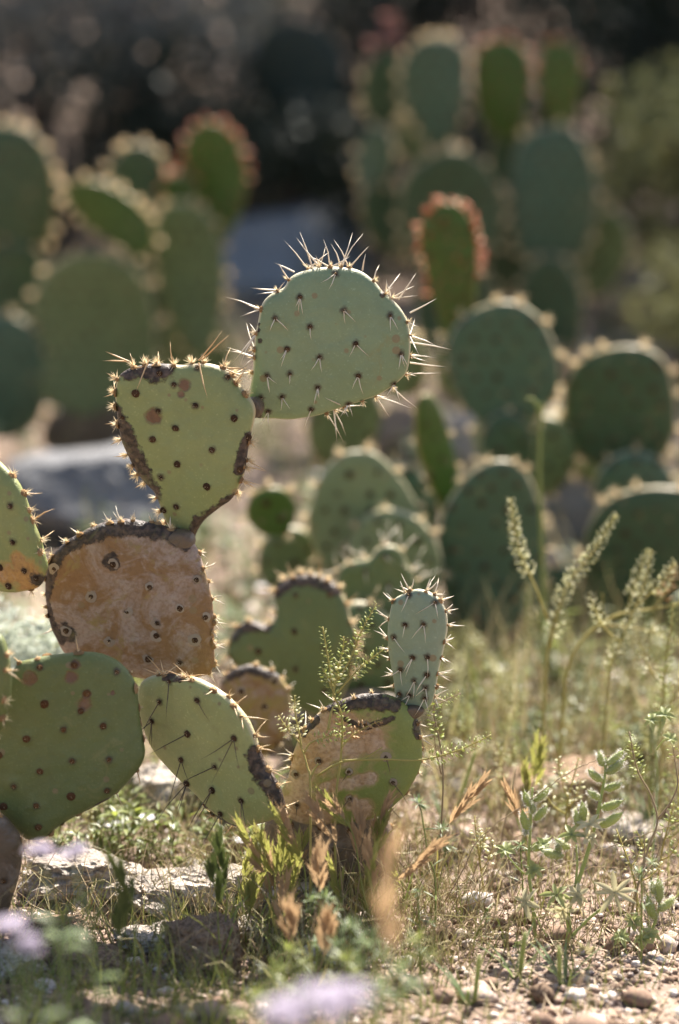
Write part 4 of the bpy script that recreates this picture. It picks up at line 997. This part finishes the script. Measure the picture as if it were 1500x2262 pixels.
lupine('silvery lupine carrying a ladder of plump fuzzy pods and star shaped leaves', (800, 2230),
       [([(810, 2150, 0), (835, 1960, 0), (885, 1770, 0), (880, 1660, 0), (912, 1550, 0), (960, 1410, 0), (1015, 1230, 0), (1055, 1050, 0), (1082, 900, 0), (1085, 800, 0)], .0030, .0012),
        ([(900, 1780, 0), (1000, 1680, 0), (1100, 1600, 0), (1135, 1545, 0)], .0016, .0010), ([(912, 1550, 0), (930, 1400, 0), (925, 1280, 0)], .0012, .0009), ([(880, 1660, 0), (850, 1600, 0), (815, 1555, 0)], .0010, .0008)],
       [(1085, 845, 1, .62, 115), (1075, 850, -.45, .85, 80), (1085, 890, 1, .6, 120), (1070, 930, -.9, .55, 100), (1075, 975, 1, .25, 100), (1060, 1030, -.9, .45, 80), (1055, 1080, 1, .22, 120), (1045, 1180, 1, .42, 140), (950, 1190, -.45, .95, 100), (960, 1160, .1, 1, 110), (860, 1340, -1, .15, 130), (825, 1340, .0, 1, 70), (890, 1300, -.9, .45, 90)],
       [(1135, 1540, None, 0, .35, 135, True), (815, 1555, None, -.1, .5, 90, False), (850, 1640, (880, 1640), .1, -.1, 90, True), (925, 1560, (910, 1560), .2, .4, 80, True), (900, 1225, None, -.2, .7, 75, False), (990, 1240, (1010, 1260), .5, .6, 80, True), (970, 1870, (890, 1780), .3, .1, 90, True), (1000, 1170, (1015, 1230), -.3, .9, 90, True)], 2.155)
lupine('leaning lupine stem with dark green pods curving up from the gravel', (815, 2190),
       [([(815, 2170, 0), (960, 2090, 0), (1110, 2010, 0), (1240, 1900, 0), (1320, 1790, 0), (1375, 1640, 0), (1385, 1480, 0)], .0026, .0011),
        ([(1220, 1920, 0), (1190, 1850, 0), (1170, 1790, 0)], .0010, .0008)],
       [(1360, 1690, -.55, 1, 130), (1370, 1640, 1, .55, 110), (1375, 1600, .1, 1, 130), (1365, 1560, -.5, 1, 80)],
       [(1170, 1785, None, -.2, .8, 60, False), (1330, 1770, None, .4, .7, 70, False), (1290, 1800, (1310, 1810), -.4, .7, 60, False), (1240, 1700, (1320, 1790), -.2, .4, 55, False)], 2.15)
lupine('small fuzzy lupine shoot with bundled woolly tips beside the dark brown stone', (1340, 900),
       [([(1370, 960, .25), (1365, 800, .25), (1350, 700, .25), (1335, 560, .25)], .0012, .0008), ([(1365, 720, .25), (1400, 620, .25), (1410, 540, .25)], .0010, .0008)],
       [], [(1340, 600, None, -.2, .8, 60, False), (1405, 570, None, .1, .8, 60, False), (1440, 700, (1365, 760), .2, .8, 50, False)], 2.15)

# ---- woolly spikes (plantain) blurred, right
def woolly(tip, d, L, label, lean=0.0):
    T = PX(*tip, d); base = drop((T.x - lean * .1, T.y)); root = empty('woolly_plantain', base); tag(root, label, 'plant', 'woolly plantain spikes')
    neck = T - Vector((lean * L, 0, L)); pts = smooth([base, base.lerp(neck, .5), neck], 5)
    mb = MB(); mb.tube(pts, .0011, .0008, 5, 0, .6); rooted(mb.build('stem', M['green_stem']), root)
    mb = MB(); sp = smooth([neck, neck.lerp(T, .5), T], 4); mb.tube(sp, [.0012] + [.0020] * (len(sp) - 2) + [.0008], 0, 6, 0, .5)
    for i in range(260):
        q, t = along(sp, U(0, 1)); a = U(0, 6.28); dd = Vector((math.cos(a), math.sin(a), U(0, .8))).normalized()
        mb.hair(q + dd * .0015, dd, U(.002, .004), .0003, 1, U(0, 1))
    rooted(mb.build('flower_spike', [M['lupine_green'], M['lupine_pale']]), root)
    mb = MB()
    for i in range(7):
        a = U(0, 6.28); mb.leaf(base, (math.cos(a) * .6, math.sin(a) * .6, 1), (-math.cos(a), -math.sin(a), .6), U(.03, .06), .003, 0, U(0, 1), .3)
    rooted(mb.build('leaf', M['weed_blue']), root)
for tip, d, L, lab, le in [((1050, 1660), 2.42, .05, 'leaning woolly spike between the cactus and the lupine', .3), ((1440, 1570), 2.42, .05, 'pale woolly spike near the dark brown stone', .0), ((1470, 1530), 2.46, .05, 'pale woolly spike, taller of the pair by the dark brown stone', .15), ((1215, 1580), 2.6, .045, 'soft focus woolly spike behind the brome heads', .1),
                           ((1060, 2110), 2.02, .045, 'grey green woolly spike rising from the gravel beside the lupine base', .1), ((1235, 2090), 2.06, .04, 'short grey green woolly spike by the curving lupine stem', -.05), ((1160, 2060), 2.08, .04, 'stubby woolly spike under the star shaped leaf', .1)]:
    woolly(tip, d, L, lab, le)

# ---- spiky small gilia-like weeds
def spiky(pts_px, d, heads, label, mat='weed_blue'):
    base = drop(PX(*pts_px[0], d)); root = empty('spiky_weed', base); tag(root, label, 'plant')
    pts = [PX(*q, d) for q in pts_px]; pts[0] = base; sp = smooth(pts, 6)
    mb = MB(); mb.tube(sp, .0010, .0006, 5, 0, .4); rooted(mb.build('stem', M['green_stem']), root)
    for hx, hy, r, n in heads:
        p = PX(hx, hy, d); mb = MB(); q = min(sp, key=lambda s: (s - p).length)
        mb.tube([q, q.lerp(p, .5), p], .0006, .0005, 4, 0, .4)
        for i in range(n):
            a = Vector((U(-1, 1), U(-1, 1), U(-.4, 1))).normalized(); mb.leaf(p + a * .001, a, (0, 0, 1), r * K * d * U(.6, 1.15), .0013, 0, U(0, 1), U(-.1, .3))
        rooted(mb.build('leaf_whorl', M[mat]), root)
    for i in range(6):
        q, t = along(sp, U(.15, .9)); mb = MB(); mb.leaf(q, (U(-1, 1), U(-1, 1), U(.1, .6)), (0, 0, 1), U(.012, .022), .0013, 0, U(0, 1), .2); rooted(mb.build('leaf', M[mat]), root)
spiky([(960, 2060), (962, 1950), (945, 1890), (940, 1850), (930, 1790)], 2.12, [(980, 1865, 34, 46), (925, 1775, 26, 46), (975, 1830, 22, 20)], 'spiky blue green weed with a bristly leaf ball beside the flat leaning brome')
spiky([(930, 2120), (925, 2010), (922, 1975)], 2.08, [(922, 1972, 16, 16), (950, 2040, 14, 14)], 'tiny sprig with narrow leaves standing in the gravel')
spiky([(1160, 2060), (1155, 1960), (1150, 1880)], 2.2, [(1150, 1868, 20, 26), (1205, 1870, 22, 28)], 'blue green needle leaved weed among the lupine stems')
spiky([(1420, 2000), (1418, 1945), (1415, 1930)], 2.1, [(1415, 1930, 22, 26), (1440, 1905, 16, 20)], 'needle leaved weed beside the star shaped leaf')
spiky([(1040, 2010), (1075, 2010), (1075, 2030)], 2.14, [(1075, 2030, 12, 22)], 'tiny green tuft on the gravel beside the lupine')
spiky([(150, 2180), (155, 2080), (140, 2020), (210, 1960)], 1.98, [(140, 2040, 40, 26), (212, 1945, 20, 14), (215, 2030, 26, 20), (180, 2120, 30, 20)], 'dark green branching weed over the pale limestone', 'weed')
spiky([(330, 2230), (350, 2130), (355, 2060), (375, 2000)], 1.97, [(372, 1995, 22, 14), (360, 2060, 24, 14), (335, 2040, 22, 12), (350, 2110, 26, 16)], 'dark green upright weed in front of the brown wedge shaped stone', 'weed')
spiky([(690, 2220), (700, 2120), (705, 2010), (720, 1960)], 2.02, [(720, 1985, 34, 26), (690, 1990, 26, 20), (735, 2010, 24, 18), (700, 2080, 34, 22)], 'feathery blue green weed with pale flowers below the woody base')
for i, (x, y, d) in enumerate([(600, 2150, 1.85), (660, 2190, 1.8), (760, 2120, 1.86), (820, 2080, 1.85), (560, 2200, 1.8), (880, 2150, 1.75), (920, 2080, 1.85), (840, 2180, 1.72), (640, 2100, 1.9), (770, 2050, 1.9)]):
    spiky([(x, y + 120), (x + 5, y + 60), (x, y)], d, [(x, y, 40, 26), (x + 28, y + 30, 34, 20), (x - 26, y + 45, 36, 20)], ['low blurred feathery weed beside the lavender blossom', 'feathery weed just behind the lavender blossom', 'thin feathery weed below the narrow tan brome head', 'feathery weed beside the large pinkish brome head', 'short feathery weed by the brown wedge shaped stone', 'feathery weed under the blurred pinkish brome heads', 'feathery weed at the gravel edge beside the spiky weed', 'yellowish feathery weed beside the second lavender blossom', 'feathery weed between the stubby brome heads and the brown stone', 'bluish feathery weed beside the stubby tan brome head'][i], 'weed_blue' if i % 2 else 'weed')

# ---- lavender blossoms
def phacelia(px, py, d, size, label, curl=1, rim=False):
    p = PX(px, py, d); base = drop((p.x + U(-.01, .01), p.y + .01)); root = empty('lavender_flower', base); tag(root, label, 'flower', 'lavender flowers')
    mb = MB(); pts = smooth([base, base.lerp(p, .6) + Vector((curl * .01, 0, 0)), p], 6); mb.tube(pts, .0016, .0010, 5, 0, .4)
    for i in range(8):
        q, t = along(pts, U(.1, .8)); mb.leaf(q, (U(-1, 1), U(-1, 1), .4), (0, 0, 1), U(.012, .028), .007, 0, U(0, 1), .3)
    rooted(mb.build('stem', M['weed_blue']), root)
    mb = MB()
    for i in range(int(26 * size / .03)):
        c = p + Vector((U(-1, 1), U(-1, 1), U(-.5, .6))) * size * .5
        for k in range(5):
            a = k * 1.2566 + i; mb.leaf(c, (math.cos(a), math.sin(a), .5), (0, 0, 1), .0065, .0055, 0, U(0, 1), .2, .1, 3)
    rooted(mb.build('blossom', M['lavender']), root)
phacelia(690, 2225, 1.34, .030, 'largest lavender blossom, in front of the feathery weeds')
phacelia(765, 2215, 1.36, .024, 'blurred lavender blossom beside the largest one')
phacelia(620, 2250, 1.34, .020, 'blurred lavender blossom at the edge of the feathery weeds')
phacelia(90, 1885, 1.62, .012, 'blurred pinkish lavender flower above the shaded pad foot')
phacelia(160, 1890, 1.64, .012, 'blurred pinkish lavender flower over the pale limestone')
phacelia(20, 2050, 1.5, .014, 'blurred lavender flower cluster low beside the woody pad')
phacelia(60, 2090, 1.5, .011, 'small blurred lavender flower below the larger cluster')

# ---- thin twigs
def twig(pts, d, r, label, mat='dry_stem'):
    P3 = [PX(q[0], q[1], d if len(q) < 3 else q[2]) for q in pts]
    mb = MB(); sp = smooth(P3, 10); sp = [p + Vector((U(-.0008, .0008), 0, U(-.0008, .0008))) for p in sp]; mb.tube(sp, r, r * .6, 5, 0, U(.2, .8))
    c = P3[0]; o = mb.build('dry_twig', M[mat], loc=c); tag(o, label, 'twig'); return o
g = ground_at(980, 1990)
twig([(960, 2030, 2.2)] + zz(Z7, [(290, 1450), (400, 1240), (640, 1060), (820, 930), (1000, 830), (1180, 770)], 2.16), 2.16, .0006, 'long thin dark twig arching over the silvery lupine pods')
twig([(1000, 2010, 2.2)] + zz(Z7, [(480, 1550), (700, 1440), (1000, 1330), (1250, 1240), (1490, 1160)], 2.17), 2.17, .0006, 'straight thin twig crossing behind the ladder of pods')
twig([(920, 2050, 2.12)] + zz(Z7, [(80, 1665), (300, 1675), (560, 1690), (800, 1668)], 2.12), 2.12, .0005, 'pale hair thin straw lying level over the gravel', 'yellow_stem')
twig([(1085, 1950, 2.3), (1120, 1800, 2.3), (1140, 1700, 2.3)], 2.3, .0009, 'reddish upright twig behind the curled orange brome head')
twig([(1110, 2010, 2.15), (1040, 2030, 2.15), (960, 2100, 2.15), (930, 2180, 2.12)], 2.15, .0007, 'brown bent twig lying on the gravel')
twig([(330, 2180, 2.0), (390, 2090, 2.0), (470, 2040, 2.02)], 2.0, .0006, 'thin dark twig leaning on the brown wedge shaped stone')
twig([(1240, 2250, 1.9), (1265, 2200, 1.9), (1290, 2150, 1.92)], 1.9, .0012, 'blurred orange straw by the curving lupine stem', 'brome_tan')

# =================================================================== ground cover, dry grass and litter (countless)
def herb(mb, x, y, h, n, wl=1.0, mat=0):
    b = Vector((x, y, gz(x, y))); st = rng.randint(2, 4)
    for s in range(st):
        top = b + Vector((U(-.35, .35), U(-.35, .35), 1)) * h * U(.6, 1.1)
        mb.tube([b, b.lerp(top, .5) + Vector((U(-.1, .1), U(-.1, .1), 0)) * h, top], h * .018, h * .010, 3, mat, U(.2, .8), False)
        for i in range(n // st):
            f = U(.1, 1); q = b.lerp(top, f); a = U(0, 6.28); L = h * U(.16, .34)
            mb.leaf(q, (math.cos(a), math.sin(a), U(.0, .9)), (0, 0, 1), L, L * U(.25, .42) * wl, mat, U(0, 1), U(.0, .5), .3, 2)
mb = MB(); k = 0
def hp(px, py): p = ground_at(px, py); return p.x, p.y
for _ in range(620):
    z = rng.random()
    if z < .52: px, py = U(930, 1560), rng.triangular(1330, 1880, 1430)
    elif z < .8: px, py = U(120, 760), U(1760, 1940)
    else: px, py = U(-80, 900), U(1300, 1800)
    x, y = hp(px, py); herb(mb, x, y, U(.02, .065), rng.randint(10, 22))
for _ in range(60):  # darker clumps added to stand in for pockets of shadow
    cx_, cy_ = rng.choice([(1040, 1500), (1180, 1650), (1330, 1480), (1430, 1690), (1250, 1560), (980, 1620)])
    x, y = hp(cx_ + rng.gauss(0, 35), cy_ + rng.gauss(0, 18)); herb(mb, x, y, U(.03, .07), rng.randint(16, 26), 1.2, 1)
gc = mb.build('ground_cover', [M['weed'], M['brome_dark']]); tag(gc, 'low bright green weeds, with dark clumps standing in for shadow, carpeting the stony ground around the cacti', 'weeds', kind='stuff')
mb = MB()
for _ in range(950):
    y = 2.75 + 5.5 * rng.random() ** 1.5; x = U(-.24, .24) * y * 1.3
    herb(mb, x, y, U(.04, .13) * (.7 + .1 * y), rng.randint(10, 20), .8, 0 if noise.noise(Vector((x * 2, y * 2, 8))) > 0 else 1)
gc = mb.build('ground_cover', [M['weed_blue'], M['weed']]); tag(gc, 'greyish and yellow green low weeds between the cacti farther back', 'weeds', kind='stuff')
mb = MB()
def blade(mb, x, y, h, mat=0, lean=.5):
    b = Vector((x, y, gz(x, y))); d = Vector((U(-lean, lean), U(-lean, lean), 1)).normalized()
    mat = rng.choice((0, 1, 0, 1, 2)) if mat == 0 else 0
    mb.leaf(b, d, (U(-1, 1), U(-1, 1), .2), h, h * .014 + .0006, mat, U(0, 1), U(-.35, .35), .4, 4, lambda f: 1 - f * .9)
for _ in range(3600):
    z = rng.random()
    if z < .55: px, py = U(930, 1560), rng.triangular(1400, 2150, 1650)
    elif z < .75: px, py = U(380, 1000), U(1850, 2150)
    else: px, py = U(-50, 900), U(1350, 1850)
    x, y = hp(px, py); blade(mb, x, y, U(.02, .075))
for _ in range(1500):
    y = 3.0 + 6 * rng.random(); x = U(-.24, .24) * y * 1.4; blade(mb, x, y, U(.06, .22))
for _ in range(420):
    px, py = U(950, 1600), rng.triangular(1400, 1850, 1560); x, y = hp(px, py); blade(mb, x, y, U(.07, .17), lean=.35)
dg = mb.build('dry_grass', [M['dry_stem'], M['straw'], M['green_stem']]); tag(dg, 'sparse dry brown grass blades rising all over the stony ground', 'grass', kind='stuff')
mb = MB()
for _ in range(2600):
    px, py = U(-60, 1560), U(1480, 2300); x, y = hp(px, py); a = U(0, 6.28); L = U(.006, .035)
    d = Vector((math.cos(a), math.sin(a), U(-.05, .25))); p = Vector((x, y, gz(x, y) + .004))
    mb.leaf(p, d, (0, 0, 1), L, U(.0006, .0022), 0, U(0, 1), U(-.3, .3), .3, 3)
lt = mb.build('plant_litter', M['dry_stem']); tag(lt, 'broken straw and dead leaf bits littering the gravel', 'litter', kind='stuff')

# =================================================================== background shrubs and trees
def leaf_cloud(centers, radii, n, size, seed):
    r = np.random.default_rng(seed); c = np.array(centers); rad = np.array(radii)
    w = rad[:, 0] * rad[:, 1] * rad[:, 2]; idx = r.choice(len(c), n, p=w / w.sum())
    d = r.normal(size=(n, 3)); d /= np.linalg.norm(d, axis=1)[:, None]
    p = c[idx] + d * rad[idx] * (r.random((n, 1)) ** .45)
    a = r.normal(size=(n, 3)); a /= np.linalg.norm(a, axis=1)[:, None]; b = np.cross(a, r.normal(size=(n, 3))); b /= np.linalg.norm(b, axis=1)[:, None]
    L = size * r.uniform(.6, 1.4, (n, 1)); W = L * .42
    V = np.stack([p - a * L * .5, p + b * W * .5, p + a * L * .5, p - b * W * .5], 1).reshape(-1, 3)
    return V, np.arange(4 * n).reshape(n, 4), np.repeat(r.random(n) * .7 + .3 * (r.random(len(c)))[idx], 4)
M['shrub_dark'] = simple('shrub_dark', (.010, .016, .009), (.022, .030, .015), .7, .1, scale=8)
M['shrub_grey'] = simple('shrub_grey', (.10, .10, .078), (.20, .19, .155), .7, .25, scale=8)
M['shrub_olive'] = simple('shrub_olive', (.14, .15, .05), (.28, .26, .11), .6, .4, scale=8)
M['bark_dark'] = simple('bark_dark', (.03, .022, .017), (.07, .052, .042), .9, scale=20)
def shrub(x, y, w, h, leaf, n, mat, label, seed, name='shrub', trunk=.03, flower=0, cat='shrub', lift=0.0):
    rg = random.Random(seed); b = Vector((x, y, gz(x, y))); root = empty(name, b); tag(root, label, cat)
    mb = MB(); C = []; RD = []
    for i in range(11):
        a = rg.uniform(0, 6.28); q = rg.random() ** .5
        e = Vector((math.cos(a) * w * .42 * q, math.sin(a) * w * .42 * q, h * rg.uniform(.35 + lift, .85)))
        mid = e * .5 + Vector((rg.uniform(-.1, .1), rg.uniform(-.1, .1), .0)) * w
        mb.tube(smooth([(0, 0, -.05), mid, e], 4), trunk, trunk * .25, 6, 0, rg.random())
        C.append(tuple(e)); s = rg.uniform(.20, .34); RD.append((w * s, w * s, h * s * .75))
    mb.build('trunk', M['bark_dark'], root)
    V, F, c = leaf_cloud(C, RD, n, leaf, seed)
    V[:, 2] = np.maximum(V[:, 2], .01)
    np_mesh('crown', V, F, c, M[mat], parent=root)
    if flower:
        mb = MB()
        for i in range(flower):
            e = Vector(C[i % len(C)]); p = e + Vector((rg.uniform(-1, 1) * w * .2, rg.uniform(-1, 1) * w * .2, h * rg.uniform(.12, .3)))
            for k in range(16):
                mb.leaf(p + Vector((rg.gauss(0, .02), rg.gauss(0, .02), rg.gauss(0, .04))), (rg.uniform(-1, 1), rg.uniform(-1, 1), rg.uniform(0, 1)), (0, 0, 1), .03, .02, 0, rg.random(), .2, .1, 2)
        mb.build('blossom', M['lavender'], root)
    return root
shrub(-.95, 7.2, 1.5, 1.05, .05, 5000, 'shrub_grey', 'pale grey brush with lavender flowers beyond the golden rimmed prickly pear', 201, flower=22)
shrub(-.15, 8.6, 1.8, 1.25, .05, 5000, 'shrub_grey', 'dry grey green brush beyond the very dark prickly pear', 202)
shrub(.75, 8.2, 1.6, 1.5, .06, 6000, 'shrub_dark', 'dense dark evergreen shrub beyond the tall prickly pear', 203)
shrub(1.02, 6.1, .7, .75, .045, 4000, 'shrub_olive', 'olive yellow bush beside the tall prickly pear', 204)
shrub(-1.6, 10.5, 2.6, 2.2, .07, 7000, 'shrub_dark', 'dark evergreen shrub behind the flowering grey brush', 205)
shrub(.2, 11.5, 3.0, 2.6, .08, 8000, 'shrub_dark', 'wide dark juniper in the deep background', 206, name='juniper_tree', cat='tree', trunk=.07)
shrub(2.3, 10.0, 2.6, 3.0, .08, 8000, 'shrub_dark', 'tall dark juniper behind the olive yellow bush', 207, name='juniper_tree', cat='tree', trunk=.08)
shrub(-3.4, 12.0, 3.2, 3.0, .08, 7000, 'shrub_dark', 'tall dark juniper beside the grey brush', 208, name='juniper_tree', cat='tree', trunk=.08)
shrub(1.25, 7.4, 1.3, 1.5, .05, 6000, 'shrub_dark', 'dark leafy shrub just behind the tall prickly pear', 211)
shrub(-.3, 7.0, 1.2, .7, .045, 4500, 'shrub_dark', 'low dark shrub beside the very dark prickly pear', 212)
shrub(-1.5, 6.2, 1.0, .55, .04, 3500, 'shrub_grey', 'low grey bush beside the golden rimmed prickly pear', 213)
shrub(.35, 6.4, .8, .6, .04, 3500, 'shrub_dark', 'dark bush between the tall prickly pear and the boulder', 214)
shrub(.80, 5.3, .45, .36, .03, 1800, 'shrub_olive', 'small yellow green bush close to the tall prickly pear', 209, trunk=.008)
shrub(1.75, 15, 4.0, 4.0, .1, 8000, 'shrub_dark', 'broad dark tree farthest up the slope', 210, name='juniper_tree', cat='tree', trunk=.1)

# fresh green grass blades in the foreground
mb = MB()
for _ in range(2600):
    z = rng.random()
    if z < .4: px, py = rng.gauss(720, 150), U(1880, 2330)
    elif z < .75: px, py = U(-40, 500), U(2040, 2330)
    elif rng.random() < .4: px, py = U(380, 1500), U(1950, 2300)
    else: continue
    x, y = hp(px, py); blade(mb, x, y, U(.015, .06), 9, lean=.55)
fg = mb.build('green_grass', M['green_stem']); tag(fg, 'fine green grass blades sprouting between stones in the foreground', 'grass', kind='stuff')

def tree(x, y, h, w, label, seed, n=24000, leaf=.06):
    rg = random.Random(seed); b = Vector((x, y, gz(x, y))); root = empty('mesquite_tree', b); tag(root, label, 'tree')
    mb = MB(); C = []; RD = []
    tr = smooth([(0, 0, -.1), (rg.uniform(-.1, .1), 0, h * .2), (rg.uniform(-.2, .2), rg.uniform(-.2, .2), h * .45)], 6)
    mb.tube(tr, .13, .08, 10, 0, .5)
    for i in range(16):
        a = rg.uniform(0, 6.28); q = rg.uniform(.3, 1); e = Vector((math.cos(a) * w * q, math.sin(a) * w * q, h * rg.uniform(.55, 1)))
        s0, _t = along(tr, rg.uniform(.55, 1)); mb.tube(smooth([s0, s0.lerp(e, .5) + Vector((rg.uniform(-.2, .2), rg.uniform(-.2, .2), .15)), e], 5), .045, .008, 6, 0, rg.random())
        C.append(tuple(e)); r = rg.uniform(.32, .55); RD.append((w * r, w * r, w * r * .6))
    mb.build('trunk', M['bark_dark'], root)
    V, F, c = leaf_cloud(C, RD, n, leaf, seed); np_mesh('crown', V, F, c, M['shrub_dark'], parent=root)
tree(1.25, 9.3, 4.6, 1.8, 'shady dark trunked mesquite behind the olive yellow bush', 301)
tree(3.6, 11.4, 4.8, 1.8, 'mesquite whose low boughs reach beyond the tall juniper', 302)
tree(-.3, 10.4, 4.5, 1.6, 'mesquite standing behind the dry grey green brush', 303, n=12000)
tree(-2.6, 11.0, 4.2, 1.5, 'mesquite behind the flowering grey brush', 304, n=12000)

def sprig(x, y, h, seed):
    rg = random.Random(seed); b = Vector((x, y, gz(x, y))); root = empty('peppergrass_plant', b)
    tag(root, 'small slender peppergrass sprig on the weedy stony ground beyond the lupines' if x > .1 else 'small slender peppergrass sprig in the weeds around the cactus clump', 'plant', 'scattered peppergrass sprigs')
    sm = MB(); rcs = [MB()]; top = Vector((rg.uniform(-.2, .2), rg.uniform(-.2, .2), 1)) * h
    main = smooth([(0, 0, 0), top * .5 + Vector((rg.uniform(-.1, .1), 0, 0)) * h, top], 6)
    sm.tube(main, .0012, .0006, 4, 0, rg.random()); raceme(rcs[0], main, .6, 1, pr=.0024, ped=.0045, step=.0022)
    for k in range(rg.randint(2, 4)):
        q, t = along(main, rg.uniform(.3, .7)); e = q + Vector((rg.uniform(-.5, .5), rg.uniform(-.5, .5), rg.uniform(.3, .8))) * h * .5
        br = smooth([q, q.lerp(e, .5) + Vector((0, 0, -.06)) * h, e], 4); sm.tube(br, .0008, .0005, 4, 0, rg.random()); rcs.append(MB()); raceme(rcs[-1], br, .35, 1, pr=.0024, ped=.0045, step=.0022)
    sm.build('stem', M['yellow_stem'], root); pm = M['pod_pale' if rg.random() < .5 else 'pod_green']
    for rc in rcs: rc.build('raceme', [M['yellow_stem'], pm], root)['kind'] = 'stuff'
for i in range(44):
    px, py = (U(960, 1520), rng.triangular(1450, 2150, 1600)) if i < 34 else (U(60, 760), U(1500, 1900))
    x, y = hp(px, py); sprig(x, y, U(.05, .13), 900 + i)
def glint_daisy(x, y, h, seed, label):  # white flowers added to give bright highlight discs in the blur
    rg = random.Random(seed); b = Vector((x, y, gz(x, y))); root = empty('glint_flower', b); tag(root, label, 'flower', 'small white flowers added as highlights on the ground')
    t = Vector((rg.uniform(-.2, .2), rg.uniform(-.2, .2), 1)) * h; mb = MB(); mb.tube(smooth([(0, 0, 0), t * .5, t], 4), .001, .0008, 4, 0, .5); mb.build('stem', M['weed'], root)
    mb = MB()
    for k in range(12):
        a = k * .5236; mb.leaf(t, (math.cos(a), math.sin(a), .3), (0, 0, 1), .012, .006, 0, rg.random(), .1, .1, 2)
    mb.build('petal', M['glint_white'], root)
for i, (px, py, h) in enumerate([(1450, 1440, .03), (1395, 1480, .02), (1150, 1560, .02), (1270, 1540, .02), (150, 960, .03), (430, 800, .02), (700, 1110, .05), (590, 1350, .03), (1330, 1590, .02), (1100, 1530, .03), (60, 1420, .04), (250, 1880, .02), (540, 1900, .02), (1480, 1560, .03), (690, 1230, .04), (1210, 1620, .02), (330, 1860, .02), (440, 1320, .04)]):
    x, y = hp(px, py); glint_daisy(x, y, h, 700 + i, 'tiny white flower added as a highlight among the weeds beyond the lupines' if px > 900 else 'tiny white flower added as a highlight among the weeds behind the cactus clump')

mb = MB()
for i in range(2300):
    if i < 900: px, py = rng.gauss(760, 170), U(1840, 2200)
    elif i < 1700: px, py = U(930, 1560), U(1500, 2150)
    else: px, py = U(-40, 620), U(1780, 2200)
    x, y = hp(px, py); b = Vector((x, y, gz(x, y))); h = U(.02, .085); d = Vector((U(-.8, .8), U(-.8, .8), 1)).normalized()
    k1 = Vector((U(-1, 1), U(-1, 1), U(-.6, .3))) * h * .35
    pts = [b, b + d * h * .5, b + d * h * .85 + k1 * .5, b + d * h + k1 * 1.3]
    mb.tube(pts, .00055, .0003, 3, 0 if rng.random() < .6 else 1, U(0, 1), False)
st_ = mb.build('straw', [M['straw'], M['dry_stem']]); tag(st_, 'bent and broken straw stems tangled around the cactus base and weeds', 'straw', kind='stuff')
# pale woolly bush seen through the gap at the left
def pale_bush(px, py, d, w, h, n, label):
    b = drop(PX(px, py, d)); root = empty('silvery_bush', b); tag(root, label, 'shrub')
    mb = MB(); C = []
    for i in range(9):
        e = Vector((U(-1, 1) * w, U(-1, 1) * w, h * U(.55, 1))); mb.tube(smooth([(0, 0, 0), e * .5, e], 4), .002, .001, 5, 0, U(0, 1)); C.append(tuple(e))
    mb.build('stem', M['green_stem'], root)
    V, F, c = leaf_cloud(C, [(w * .55, w * .55, h * .28)] * 9, n, .012, 77); np_mesh('foliage', V, F, c, M['silver_leaf'], parent=root)
M['silver_leaf'] = simple('silver_leaf', (.30, .34, .26), (.52, .54, .46), .6, .4, scale=80)
pale_bush(50, 1480, 2.55, .07, .19, 2600, 'silvery pale green bush seen through the gap beside the scarred orange pad')
